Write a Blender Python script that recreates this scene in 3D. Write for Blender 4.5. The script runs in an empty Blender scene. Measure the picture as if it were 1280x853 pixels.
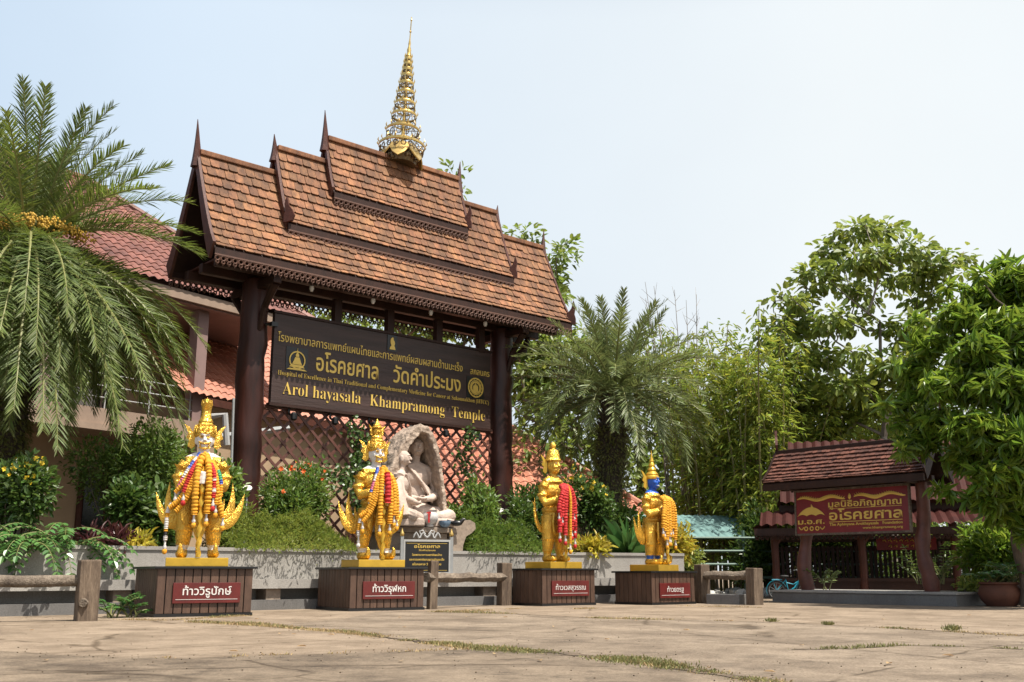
import bpy, bmesh, math, random
import numpy as np
from mathutils import Vector, Matrix
R = math.radians
SC = bpy.context.scene
COL = SC.collection
rng = random.Random(11)
nr = np.random.default_rng(5)

# ------------------------------------------------------------------ camera
EYE = 0.63
FPX = 1280.0
PITCH = math.atan((716 - 426.5) / FPX)
cd = bpy.data.cameras.new('camera')
cam = bpy.data.objects.new('camera', cd)
COL.objects.link(cam)
cam.location = (0, 0, EYE)
cam.rotation_euler = (math.pi / 2 + PITCH, 0, 0)
cd.sensor_width = 36.0
cd.lens = 36.0
cd.clip_start = 0.1
cd.clip_end = 3000
SC.camera = cam

# ------------------------------------------------------------------ sky and sun
SUN_EL, SUN_AZ = R(64), math.atan2(-0.56, 0.83)      # direction towards the sun
to_sun = Vector((math.cos(SUN_EL) * math.cos(SUN_AZ), math.cos(SUN_EL) * math.sin(SUN_AZ), math.sin(SUN_EL)))
W = bpy.data.worlds.new('World')
SC.world = W
W.use_nodes = True
wn, wl = W.node_tree.nodes, W.node_tree.links
bg = wn['Background']
sky = wn.new('ShaderNodeTexSky')
sky.sky_type = 'NISHITA'
sky.sun_disc = False
sky.sun_elevation = SUN_EL
sky.sun_rotation = math.pi / 2 - SUN_AZ
sky.air_density = 1.0
sky.dust_density = 4.5
sky.ozone_density = 1.5
hz = wn.new('ShaderNodeMixRGB')          # the pale haze of the hot day
tcs = wn.new('ShaderNodeTexCoord'); sxyz = wn.new('ShaderNodeSeparateXYZ'); hr = wn.new('ShaderNodeMapRange')
wl.new(tcs.outputs['Generated'], sxyz.inputs[0]); wl.new(sxyz.outputs['Z'], hr.inputs[0])
hr.inputs[1].default_value = 0.50; hr.inputs[2].default_value = 0.90      # haze thins towards the zenith
hr.inputs[3].default_value = 0.93; hr.inputs[4].default_value = 0.08
wl.new(hr.outputs[0], hz.inputs[0])
hx = wn.new('ShaderNodeMapRange'); hc = wn.new('ShaderNodeMixRGB')        # and brightens towards the sun's side
wl.new(sxyz.outputs['X'], hx.inputs[0]); hx.inputs[1].default_value = -0.5; hx.inputs[2].default_value = 0.3
wl.new(hx.outputs[0], hc.inputs[0])
hc.inputs[1].default_value = (4.0, 4.9, 5.9, 1); hc.inputs[2].default_value = (5.7, 6.0, 6.1, 1)
hn = wn.new('ShaderNodeTexNoise'); hn.inputs['Scale'].default_value = 2.2; hn.inputs['Detail'].default_value = 5
hm = wn.new('ShaderNodeMapRange'); hm.inputs[1].default_value = 0.3; hm.inputs[2].default_value = 0.7; hm.inputs[3].default_value = 0.955; hm.inputs[4].default_value = 1.03
hk = wn.new('ShaderNodeVectorMath'); hk.operation = 'SCALE'
wl.new(tcs.outputs['Generated'], hn.inputs['Vector']); wl.new(hn.outputs[0], hm.inputs[0])
wl.new(hc.outputs[0], hk.inputs[0]); wl.new(hm.outputs[0], hk.inputs['Scale'])
wl.new(hk.outputs[0], hz.inputs[2])
wl.new(sky.outputs[0], hz.inputs[1])
wl.new(hz.outputs[0], bg.inputs[0])
bg.inputs[1].default_value = 0.10
sl = bpy.data.lights.new('sun', 'SUN')
sl.energy = 5.0
sl.angle = R(0.55)
sl.color = (1.0, 0.94, 0.84)
so = bpy.data.objects.new('sun', sl)
COL.objects.link(so)
so.rotation_euler = to_sun.to_track_quat('Z', 'Y').to_euler()
so.location = (20, -20, 40)
SC.view_settings.view_transform = 'Standard'
SC.view_settings.look = 'None'
SC.view_settings.gamma = 1
SC.view_settings.exposure = 0.72
SC.view_settings.use_curve_mapping = False
SC.cycles.max_bounces = 6
SC.cycles.diffuse_bounces = 3
SC.cycles.glossy_bounces = 3
SC.cycles.transmission_bounces = 4
SC.cycles.transparent_max_bounces = 6

# ------------------------------------------------------------------ helpers
def at(x, y, Y):
    """world point seen at photo pixel (x, y), at depth Y"""
    u = (x - 640) / FPX
    v = (426.5 - y) / FPX
    d = (u, math.cos(PITCH) - v * math.sin(PITCH), math.sin(PITCH) + v * math.cos(PITCH))
    t = Y / d[1]
    return Vector((d[0] * t, Y, EYE + d[2] * t))

def gnd(x, y, z=0.0):
    u = (x - 640) / FPX
    v = (426.5 - y) / FPX
    d = (u, math.cos(PITCH) - v * math.sin(PITCH), math.sin(PITCH) + v * math.cos(PITCH))
    t = (z - EYE) / d[2]
    return Vector((d[0] * t, d[1] * t, z))

def tag(o, label=None, cat=None, group=None, kind=None):
    if label: o['label'] = label
    if cat: o['category'] = cat
    if group: o['group'] = group
    if kind: o['kind'] = kind
    return o

def thing(name, label, cat, loc=(0, 0, 0), rz=0.0, group=None):
    o = bpy.data.objects.new(name, None)
    o.empty_display_size = 0.2
    o.location = loc
    o.rotation_euler = (0, 0, rz)
    COL.objects.link(o)
    return tag(o, label, cat, group)

def copy_tree(o, parent=None):
    c = o.copy()
    COL.objects.link(c)
    if parent: c.parent = parent
    for ch in list(o.children):
        copy_tree(ch, c)
    return c

def link(name, me, mats, parent=None):
    o = bpy.data.objects.new(name, me)
    COL.objects.link(o)
    if not me.materials:
        for m in (mats if isinstance(mats, (list, tuple)) else [mats]):
            me.materials.append(m)
    if parent: o.parent = parent
    return o

def np_mesh(name, V, F, smooth=False):
    """V (n,3), F (m,k) with equal face sizes"""
    me = bpy.data.meshes.new(name)
    V = np.asarray(V, np.float32); F = np.asarray(F, np.int32)
    k = F.shape[1]
    me.vertices.add(len(V)); me.vertices.foreach_set('co', V.ravel())
    me.loops.add(F.size); me.loops.foreach_set('vertex_index', F.ravel())
    me.polygons.add(len(F))
    me.polygons.foreach_set('loop_start', np.arange(0, F.size, k, dtype=np.int32))
    me.polygons.foreach_set('loop_total', np.full(len(F), k, np.int32))
    me.polygons.foreach_set('use_smooth', np.full(len(F), smooth))
    me.update(calc_edges=True)
    me.validate()
    return me

class MB:
    """collects shapes; build() links them as one mesh object"""
    def __init__(s): s.v = []; s.f = []; s.m = []; s.mi = 0
    def add(s, V, F, M=None):
        n = len(s.v)
        for p in V:
            p = Vector(p)
            s.v.append(M @ p if M else p)
        for f in F:
            s.f.append([i + n for i in f]); s.m.append(s.mi)
        return s
    def box(s, a, b, M=None):
        x0, y0, z0 = a; x1, y1, z1 = b
        V = [(x0, y0, z0), (x1, y0, z0), (x1, y1, z0), (x0, y1, z0), (x0, y0, z1), (x1, y0, z1), (x1, y1, z1), (x0, y1, z1)]
        return s.add(V, [(3, 2, 1, 0), (4, 5, 6, 7), (0, 1, 5, 4), (1, 2, 6, 5), (2, 3, 7, 6), (3, 0, 4, 7)], M)
    def cbox(s, c, d, M=None):
        return s.box([c[i] - d[i] / 2 for i in range(3)], [c[i] + d[i] / 2 for i in range(3)], M)
    def bbox(s, a, b, bev=0.02, M=None):
        """box with chamfered vertical and horizontal edges"""
        bm = bmesh.new()
        r = bmesh.ops.create_cube(bm, size=1)
        for v in bm.verts:
            v.co = Vector([(a[i] + b[i]) / 2 + v.co[i] * (b[i] - a[i]) for i in range(3)])
        bmesh.ops.bevel(bm, geom=bm.edges[:], offset=bev, segments=2, affect='EDGES', profile=0.6)
        bm.verts.index_update()
        s.add([v.co.copy() for v in bm.verts], [[v.index for v in f.verts] for f in bm.faces], M)
        bm.free()
        return s
    def tube(s, pts, rad, n=10, M=None, cap=True, star=None, twist=0.0):
        P = [Vector(p) for p in pts]
        if not hasattr(rad, '__len__'): rad = [rad] * len(P)
        T = []
        for i in range(len(P)):
            d = P[min(i + 1, len(P) - 1)] - P[max(i - 1, 0)]
            T.append(d.normalized() if d.length > 1e-9 else Vector((0, 0, 1)))
        up = Vector((0, 0, 1)) if abs(T[0].z) < 0.9 else Vector((1, 0, 0))
        side = T[0].cross(up).normalized()
        V = []; F = []
        for i, p in enumerate(P):
            side = (side - T[i] * side.dot(T[i])).normalized()
            b = T[i].cross(side)
            for k in range(n):
                a = 2 * math.pi * k / n + twist * i
                r = rad[i] * (1 if star is None else star[k % len(star)])
                V.append(p + (side * math.cos(a) + b * math.sin(a)) * r)
        for i in range(len(P) - 1):
            for k in range(n):
                k2 = (k + 1) % n
                F.append((i * n + k, i * n + k2, (i + 1) * n + k2, (i + 1) * n + k))
        if cap:
            F.append(tuple(range(n))[::-1]); F.append(tuple((len(P) - 1) * n + k for k in range(n)))
        return s.add(V, F, M)
    def lathe(s, prof, n=20, M=None, cap=True, sx=1.0, sy=1.0):
        V = []; F = []
        for (r, z) in prof:
            for k in range(n):
                a = 2 * math.pi * k / n
                V.append((r * math.cos(a) * sx, r * math.sin(a) * sy, z))
        for i in range(len(prof) - 1):
            for k in range(n):
                k2 = (k + 1) % n
                F.append((i * n + k, i * n + k2, (i + 1) * n + k2, (i + 1) * n + k))
        if cap:
            F.append(tuple(range(n))[::-1]); F.append(tuple((len(prof) - 1) * n + k for k in range(n)))
        return s.add(V, F, M)
    def ell(s, c, r, n=14, m=9, M=None):
        V = [(c[0], c[1], c[2] - r[2])]; F = []
        for i in range(1, m):
            ph = -math.pi / 2 + math.pi * i / m
            for k in range(n):
                a = 2 * math.pi * k / n
                V.append((c[0] + r[0] * math.cos(ph) * math.cos(a), c[1] + r[1] * math.cos(ph) * math.sin(a), c[2] + r[2] * math.sin(ph)))
        V.append((c[0], c[1], c[2] + r[2]))
        for k in range(n):
            F.append((0, 1 + (k + 1) % n, 1 + k))
            F.append((len(V) - 1, 1 + (m - 2) * n + k, 1 + (m - 2) * n + (k + 1) % n))
        for i in range(m - 2):
            for k in range(n):
                k2 = (k + 1) % n
                F.append((1 + i * n + k, 1 + i * n + k2, 1 + (i + 1) * n + k2, 1 + (i + 1) * n + k))
        return s.add(V, F, M)
    def prism(s, poly, t, M=None, bulge=0.0):
        """polygon in local x,z plane, thickness t along y; bulge thickens the middle"""
        n = len(poly)
        cx = sum(p[0] for p in poly) / n; cz = sum(p[1] for p in poly) / n
        V = [(p[0], -t / 2, p[1]) for p in poly] + [(p[0], t / 2, p[1]) for p in poly]
        F = [(i, (i + 1) % n, n + (i + 1) % n, n + i) for i in range(n)]
        if bulge:
            V += [(cx, -t / 2 - bulge, cz), (cx, t / 2 + bulge, cz)]
            F += [((i + 1) % n, i, 2 * n) for i in range(n)] + [(n + i, n + (i + 1) % n, 2 * n + 1) for i in range(n)]
        else:
            F += [tuple(range(n))[::-1], tuple(range(n, 2 * n))]
        return s.add(V, F, M)
    def mesh(s, name, smooth=None):
        me = bpy.data.meshes.new(name)
        me.from_pydata([tuple(v) for v in s.v], [], s.f)
        if any(s.m): me.polygons.foreach_set('material_index', s.m)
        bm = bmesh.new(); bm.from_mesh(me)
        bmesh.ops.recalc_face_normals(bm, faces=bm.faces[:])
        bm.to_mesh(me); bm.free()
        if smooth is not None:
            me.polygons.foreach_set('use_smooth', [True] * len(me.polygons))
            me.set_sharp_from_angle(angle=R(smooth))
        me.update()
        return me
    def build(s, name, mats, parent=None, smooth=None):
        return link(name, s.mesh(name, smooth), mats, parent)

def frame(o, ex, ey, ez):
    m = Matrix.Identity(4)
    for i, c in enumerate((ex, ey, ez)):
        for j in range(3): m[j][i] = c[j]
    for j in range(3): m[j][3] = o[j]
    return m
def TR(x, y, z): return Matrix.Translation((x, y, z))
def RZ(a): return Matrix.Rotation(a, 4, 'Z')
def RX(a): return Matrix.Rotation(a, 4, 'X')
def RY(a): return Matrix.Rotation(a, 4, 'Y')

def evaluated(o):
    bpy.context.view_layer.update()
    dg = bpy.context.evaluated_depsgraph_get()
    return bpy.data.meshes.new_from_object(o.evaluated_get(dg))

def voxel(mb, name, mats, parent, size=0.014, smooth=4, paint=None, disp=None):
    """fuses everything in mb into one continuous skin"""
    me = mb.mesh('tmp')
    o = bpy.data.objects.new('tmp', me)
    COL.objects.link(o)
    r = o.modifiers.new('r', 'REMESH'); r.mode = 'VOXEL'; r.voxel_size = size
    if smooth:
        k = o.modifiers.new('s', 'SMOOTH'); k.iterations = smooth; k.factor = 0.5
    m2 = evaluated(o)
    bpy.data.objects.remove(o); bpy.data.meshes.remove(me)
    m2.name = name
    m2.materials.clear()
    if disp:
        for v in m2.vertices: v.co = disp(v.co)
    m2.polygons.foreach_set('use_smooth', [True] * len(m2.polygons))
    if paint:
        m2.polygons.foreach_set('material_index', [paint(p.center) for p in m2.polygons])
    m2.update()
    return link(name, m2, mats, parent)

def serif(s):
    o = ''
    for c in s:
        if 'A' <= c <= 'Z': o += chr(0x1D400 + ord(c) - 65)
        elif 'a' <= c <= 'z': o += chr(0x1D41A + ord(c) - 97)
        else: o += c
    return o

def text(name, body, mat, parent, M, x0, x1, z0, h, bold=0.012, depth=0.012, label=None):
    """lettering in the x,z plane of M, baseline z0, from x0 to x1, letter height h"""
    c = bpy.data.curves.new('tmp', 'FONT')
    c.body = body; c.size = 1.0; c.offset = bold; c.extrude = 0.02; c.resolution_u = 3
    o = bpy.data.objects.new('tmp', c)
    COL.objects.link(o)
    me = evaluated(o)
    bpy.data.objects.remove(o); bpy.data.curves.remove(c)
    n = len(me.vertices)
    a = np.zeros(n * 3, np.float32); me.vertices.foreach_get('co', a); a = a.reshape(-1, 3)
    sx = (x1 - x0) / (a[:, 0].max() - a[:, 0].min())
    x = x0 + (a[:, 0] - a[:, 0].min()) * sx
    z = z0 + a[:, 1] / 0.72 * h
    y = -(a[:, 2] / 0.04 + 0.5) * depth
    b = np.stack([x, y, z], 1)
    mm = np.array(M)
    b = b @ mm[:3, :3].T + mm[:3, 3]
    me.vertices.foreach_set('co', b.astype(np.float32).ravel())
    me.name = name; me.materials.clear(); me.update()
    return link(name, me, mat, parent)

# ------------------------------------------------------------------ materials
def pm(name, col, rough=0.6, metal=0.0, var=0.15, ns=3.0, col2=None, bump=0.0, bs=30.0, island=0.0, transl=0.0,
       coat=0.0, stretch=None, voro=0.0, vs=20.0, wave=None, spec=0.5, hue=0.0, grime=0.0, gstr=0.9, keep=False):
    m = bpy.data.materials.new(name)
    m.use_nodes = True
    n, l = m.node_tree.nodes, m.node_tree.links
    b = n['Principled BSDF']
    b.inputs['Roughness'].default_value = rough
    b.inputs['Metallic'].default_value = metal
    b.inputs['Specular IOR Level'].default_value = spec
    if coat:
        b.inputs['Coat Weight'].default_value = coat
        b.inputs['Coat Roughness'].default_value = 0.15
    tc = n.new('ShaderNodeTexCoord')
    mp = n.new('ShaderNodeMapping')
    l.new(tc.outputs['Object'], mp.inputs[0])
    if stretch: mp.inputs['Scale'].default_value = stretch
    nz = n.new('ShaderNodeTexNoise')
    nz.inputs['Scale'].default_value = ns
    nz.inputs['Detail'].default_value = 6
    nz.inputs['Roughness'].default_value = 0.65
    l.new(mp.outputs[0], nz.inputs['Vector'])
    rp = n.new('ShaderNodeValToRGB')
    if not transl and not keep:      # calibrated for the exposure above
        col = [c * 0.80 for c in col]; col2 = [c * 0.80 for c in col2] if col2 else None
    c1 = [c * (1 - var) for c in col]
    c2 = list(col2) if col2 else [min(1, c * (1 + var)) for c in col]
    rp.color_ramp.elements[0].position = 0.3
    rp.color_ramp.elements[1].position = 0.7
    rp.color_ramp.elements[0].color = (*c1, 1)
    rp.color_ramp.elements[1].color = (*c2, 1)
    l.new(nz.outputs[0], rp.inputs[0])
    out = rp.outputs[0]
    if island or hue:
        ge = n.new('ShaderNodeNewGeometry')
        hs = n.new('ShaderNodeHueSaturation')
        mr = n.new('ShaderNodeMapRange')
        l.new(ge.outputs['Random Per Island'], mr.inputs[0])
        mr.inputs[3].default_value = 1 - island; mr.inputs[4].default_value = 1 + island
        l.new(mr.outputs[0], hs.inputs['Value'])
        if hue:
            mh = n.new('ShaderNodeMapRange')
            wn_ = n.new('ShaderNodeTexWhiteNoise'); wn_.noise_dimensions = '1D'
            l.new(ge.outputs['Random Per Island'], wn_.inputs['W'])
            l.new(wn_.outputs[0], mh.inputs[0])
            mh.inputs[3].default_value = 0.5 - hue; mh.inputs[4].default_value = 0.5 + hue
            l.new(mh.outputs[0], hs.inputs['Hue'])
        l.new(out, hs.inputs['Color'])
        out = hs.outputs[0]
    if grime:
        gz = n.new('ShaderNodeTexNoise'); gz.inputs['Scale'].default_value = grime; gz.inputs['Detail'].default_value = 8; gz.inputs['Roughness'].default_value = 0.75
        gmp = n.new('ShaderNodeMapping'); gmp.inputs['Scale'].default_value = (1, 1, 0.35)      # streaks run downwards
        l.new(tc.outputs['Object'], gmp.inputs[0]); l.new(gmp.outputs[0], gz.inputs['Vector'])
        gr = n.new('ShaderNodeValToRGB'); gr.color_ramp.elements[0].position = 0.36; gr.color_ramp.elements[1].position = 0.60
        gr.color_ramp.elements[0].color = (0.34, 0.30, 0.28, 1); gr.color_ramp.elements[1].color = (1, 1, 1, 1)
        l.new(gz.outputs[0], gr.inputs[0])
        gm = n.new('ShaderNodeMixRGB'); gm.blend_type = 'MULTIPLY'; gm.inputs[0].default_value = gstr
        l.new(out, gm.inputs[1]); l.new(gr.outputs[0], gm.inputs[2]); out = gm.outputs[0]
    l.new(out, b.inputs['Base Color'])
    if bump or voro:
        bp = n.new('ShaderNodeBump')
        bp.inputs['Strength'].default_value = bump or voro
        bp.inputs['Distance'].default_value = 0.02
        if voro:
            vt = n.new('ShaderNodeTexVoronoi'); vt.inputs['Scale'].default_value = vs
            vt.feature = 'SMOOTH_F1'
            l.new(mp.outputs[0], vt.inputs['Vector'])
            l.new(vt.outputs['Distance'], bp.inputs['Height'])
        else:
            n2 = n.new('ShaderNodeTexNoise'); n2.inputs['Scale'].default_value = bs; n2.inputs['Detail'].default_value = 4
            l.new(mp.outputs[0], n2.inputs['Vector'])
            l.new(n2.outputs[0], bp.inputs['Height'])
        l.new(bp.outputs[0], b.inputs['Normal'])
    if transl:
        t = n.new('ShaderNodeBsdfTranslucent')
        hs2 = n.new('ShaderNodeHueSaturation'); hs2.inputs['Value'].default_value = 1.7; hs2.inputs['Hue'].default_value = 0.485
        l.new(out, hs2.inputs['Color']); l.new(hs2.outputs[0], t.inputs[0])
        mx = n.new('ShaderNodeMixShader'); mx.inputs[0].default_value = transl
        l.new(b.outputs[0], mx.inputs[1]); l.new(t.outputs[0], mx.inputs[2])
        l.new(mx.outputs[0], n['Material Output'].inputs[0])
    return m

M = {}
M['shingle'] = pm('wood_shingle', (0.225, 0.092, 0.037), 0.8, var=0.4, ns=2.0, col2=(0.37, 0.165, 0.068), grime=1.3, gstr=0.8, island=0.36, bump=0.4, bs=40, stretch=(3, 3, 1), hue=0.005)
M['shingle_dark'] = pm('old_shingle', (0.11, 0.038, 0.022), 0.65, var=0.35, ns=2.0, col2=(0.17, 0.062, 0.038), island=0.4, bump=0.3)
M['darkwood'] = pm('dark_wood', (0.034, 0.013, 0.008), 0.55, spec=0.3, var=0.35, ns=4, bump=0.3, bs=25, stretch=(1, 1, 0.15))
M['redwood'] = pm('red_brown_wood', (0.075, 0.023, 0.014), 0.55, spec=0.3, var=0.3, ns=5, bump=0.25, bs=25)
M['log'] = pm('varnished_log', (0.034, 0.010, 0.007), 0.42, var=0.6, ns=2.2, col2=(0.065, 0.018, 0.011), bump=0.9, bs=5, stretch=(1, 1, 0.25), spec=0.35)
M['board'] = pm('sign_board_wood', (0.040, 0.023, 0.019), 0.5, keep=True, spec=0.35, var=0.35, ns=2.0, col2=(0.056, 0.031, 0.026), bump=0.5, bs=7, stretch=(0.35, 1, 2.5), coat=0.1)
M['lattice'] = pm('lattice_wood', (0.11, 0.038, 0.025), 0.55, var=0.3, ns=3, bump=0.2)
M['fret'] = pm('fretwork_wood', (0.12, 0.055, 0.035), 0.6, var=0.3, ns=6)
M['gold'] = pm('gold_paint', (0.83, 0.49, 0.07), 0.27, metal=0.72, var=0.3, ns=5, voro=0.7, vs=64, coat=0.15)
M['goldsm'] = pm('smooth_gold_paint', (0.80, 0.49, 0.06), 0.28, metal=0.6, var=0.12, ns=4, bump=0.1, bs=30)
M['goldlet'] = pm('gold_lettering', (0.80, 0.55, 0.12), 0.4, metal=0.25, var=0.05, ns=4)
M['goldmet'] = pm('gold_metal', (0.72, 0.50, 0.17), 0.3, metal=0.75, var=0.25, ns=12)
M['golddark'] = pm('dark_gold_metal', (0.17, 0.12, 0.06), 0.4, metal=0.6, var=0.4, ns=12)  # darker gold for the pierced work and base of the spire
M['white'] = pm('white_paint', (0.76, 0.72, 0.68), 0.4, var=0.06)
M['blue'] = pm('blue_paint', (0.012, 0.10, 0.50), 0.35, var=0.2, ns=6)
M['black'] = pm('black_paint', (0.010, 0.010, 0.011), 0.35, var=0.2)
M['clad'] = pm('brown_cladding', (0.125, 0.068, 0.043), 0.55, grime=2.2, var=0.2, ns=3, island=0.18, bump=0.25, bs=20, stretch=(4, 4, 0.6))
M['plaque'] = pm('red_plaque', (0.12, 0.012, 0.010), 0.35, var=0.3, ns=3, coat=0.2)
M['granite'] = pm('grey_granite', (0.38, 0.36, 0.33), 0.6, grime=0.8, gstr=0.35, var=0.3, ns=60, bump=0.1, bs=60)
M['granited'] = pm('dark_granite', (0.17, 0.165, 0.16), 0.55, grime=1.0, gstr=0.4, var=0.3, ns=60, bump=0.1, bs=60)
M['rock'] = pm('pinkish_rock', (0.40, 0.30, 0.23), 0.85, var=0.4, ns=9, col2=(0.62, 0.49, 0.38), bump=1.0, bs=22, grime=2.5, gstr=0.5)
M['sand'] = pm('carved_sandstone', (0.60, 0.48, 0.40), 0.75, var=0.18, ns=5, bump=0.5, bs=20, grime=3.0, gstr=0.35)
M['altar'] = pm('altar_stone', (0.30, 0.235, 0.18), 0.6, var=0.25, ns=12, bump=0.3, bs=20)
M['oldwood'] = pm('weathered_wood', (0.20, 0.15, 0.105), 0.85, grime=3.0, var=0.45, ns=4, col2=(0.30, 0.24, 0.18), bump=0.9, bs=9, stretch=(6, 1, 6))
M['oldpost'] = pm('weathered_post', (0.18, 0.12, 0.078), 0.85, grime=3.0, var=0.45, ns=4, col2=(0.26, 0.19, 0.13), bump=0.9, bs=9, stretch=(6, 6, 0.8))
M['orange'] = pm('marigold', (0.85, 0.33, 0.008), 0.7, var=0.2, ns=30, col2=(0.92, 0.47, 0.015), bump=0.6, bs=120)
M['red'] = pm('red_flowers', (0.55, 0.012, 0.012), 0.65, var=0.25, ns=30, bump=0.6, bs=120)
M['ribbonwhite'] = pm('white_flowers', (0.72, 0.68, 0.64), 0.7, var=0.1, ns=30, bump=0.5, bs=90)
M['ribbonblue'] = pm('blue_ribbon', (0.04, 0.09, 0.42), 0.5, var=0.2)
M['pink'] = pm('pink_ribbon', (0.62, 0.13, 0.22), 0.5, var=0.2)
M['greenrib'] = pm('green_ribbon', (0.05, 0.35, 0.16), 0.5, var=0.2)
M['tile_red'] = pm('red_roof_tile', (0.25, 0.085, 0.060), 0.55, var=0.3, ns=1.2, col2=(0.36, 0.14, 0.10), grime=.9, bump=0.2, bs=12, island=0.1)
M['tile_or'] = pm('orange_roof_tile', (0.42, 0.155, 0.095), 0.55, var=0.25, ns=1.0, col2=(0.55, 0.22, 0.135), bump=0.2, bs=12)
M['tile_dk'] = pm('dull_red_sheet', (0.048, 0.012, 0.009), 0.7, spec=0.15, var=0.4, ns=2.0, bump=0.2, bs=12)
M['wall'] = pm('beige_wall', (0.42, 0.30, 0.19), 0.75, var=0.12, ns=1.5)
M['mauve'] = pm('mauve_wall', (0.27, 0.175, 0.16), 0.75, var=0.12, ns=1.5)
M['slab'] = pm('slab_edge', (0.32, 0.23, 0.17), 0.7, var=0.15, ns=2)
M['glass'] = pm('dark_window', (0.012, 0.014, 0.016), 0.12, var=0.2)
M['steel'] = pm('white_steel', (0.42, 0.42, 0.41), 0.4, var=0.08)
M['greysteel'] = pm('grey_steel', (0.30, 0.31, 0.31), 0.5, var=0.15)
M['signred'] = pm('sign_red', (0.20, 0.010, 0.016), 0.45, var=0.25, ns=2.5)
M['crookpost'] = pm('crooked_post', (0.115, 0.036, 0.024), 0.55, var=0.4, ns=3, bump=0.9, bs=5)
M['cyan'] = pm('cyan_paint', (0.02, 0.33, 0.46), 0.35, var=0.12)
M['rubber'] = pm('black_rubber', (0.012, 0.012, 0.012), 0.7, var=0.2)
M['teal'] = pm('pale_teal_sheet', (0.15, 0.27, 0.26), 0.6, var=0.15, ns=2)
M['greenrail'] = pm('pale_green_rail', (0.11, 0.19, 0.15), 0.6, var=0.15)
M['terracotta'] = pm('terracotta', (0.14, 0.050, 0.028), 0.75, var=0.25, ns=5)
M['porcelain'] = pm('white_porcelain', (0.60, 0.58, 0.56), 0.25, var=0.25, ns=9)
M['bluechina'] = pm('blue_china', (0.16, 0.24, 0.34), 0.25, var=0.5, ns=14)
M['stone_white'] = pm('white_stone', (0.50, 0.49, 0.46), 0.8, var=0.25, ns=4, bump=0.5, bs=12)
M['soil'] = pm('garden_soil', (0.07, 0.05, 0.03), 0.95, var=0.3, ns=3, bump=0.5, bs=12)
M['bark'] = pm('grey_bark', (0.15, 0.115, 0.085), 0.85, var=0.4, ns=6, bump=0.9, bs=12, stretch=(2, 2, 0.5))
M['barkpale'] = pm('pale_twig', (0.26, 0.22, 0.18), 0.8, var=0.25, ns=6, bump=0.4, bs=12)
M['palmbark'] = pm('palm_bark', (0.065, 0.05, 0.035), 0.9, var=0.5, ns=6, bump=1.0, bs=14)
M['bamboo'] = pm('bamboo_culm', (0.20, 0.18, 0.06), 0.5, var=0.35, ns=3)
M['rachis'] = pm('frond_rib', (0.20, 0.205, 0.07), 0.5, var=0.2)
M['fruit'] = pm('yellow_fruit', (0.52, 0.31, 0.035), 0.5, var=0.25, ns=20, island=0.25)
M['yellowfl'] = pm('yellow_petals', (0.80, 0.55, 0.02), 0.6, var=0.1, island=0.15)
M['orangefl'] = pm('orange_petals', (0.80, 0.13, 0.012), 0.6, var=0.1, island=0.15)
def leaf(name, c, c2=None, transl=0.3, rough=0.45, isl=0.3, hue=0.02, var=0.25, ns=0.7):
    M[name] = pm(name, c, rough, var=var, ns=ns, col2=c2, island=isl, transl=transl, hue=hue)
leaf('palm_leaf', (0.074, 0.118, 0.020), (0.128, 0.168, 0.032), 0.32, 0.6)
leaf('palm_leaf_grey', (0.100, 0.138, 0.042), (0.155, 0.19, 0.062), 0.28, 0.5)
leaf('mango_leaf', (0.095, 0.175, 0.018), (0.17, 0.26, 0.032), 0.45, 0.33)
leaf('teak_leaf', (0.115, 0.175, 0.028), (0.20, 0.25, 0.045), 0.42, 0.5)
leaf('bamboo_leaf', (0.17, 0.24, 0.03), (0.27, 0.32, 0.05), 0.48, 0.5, hue=0.03)
leaf('tree_leaf', (0.105, 0.170, 0.028), (0.17, 0.225, 0.042), 0.42, 0.45)
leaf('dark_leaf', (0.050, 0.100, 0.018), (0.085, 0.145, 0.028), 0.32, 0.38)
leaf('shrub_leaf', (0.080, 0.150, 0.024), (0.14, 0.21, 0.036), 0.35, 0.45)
leaf('hedge_leaf', (0.145, 0.205, 0.028), (0.21, 0.25, 0.05), 0.38, 0.5)
leaf('glossy_leaf', (0.055, 0.14, 0.035), (0.09, 0.19, 0.05), 0.25, 0.28)
leaf('croton_leaf', (0.36, 0.30, 0.025), (0.45, 0.40, 0.05), 0.3, 0.45)
leaf('purple_leaf', (0.075, 0.020, 0.020), (0.11, 0.035, 0.03), 0.2, 0.45)
leaf('fern_leaf', (0.125, 0.135, 0.035), (0.19, 0.19, 0.055), 0.25, 0.5)
leaf('grass_blade', (0.11, 0.135, 0.035), (0.22, 0.20, 0.07), 0.25, 0.6)
leaf('dry_grass', (0.30, 0.22, 0.10), (0.38, 0.28, 0.13), 0.2, 0.7)
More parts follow.
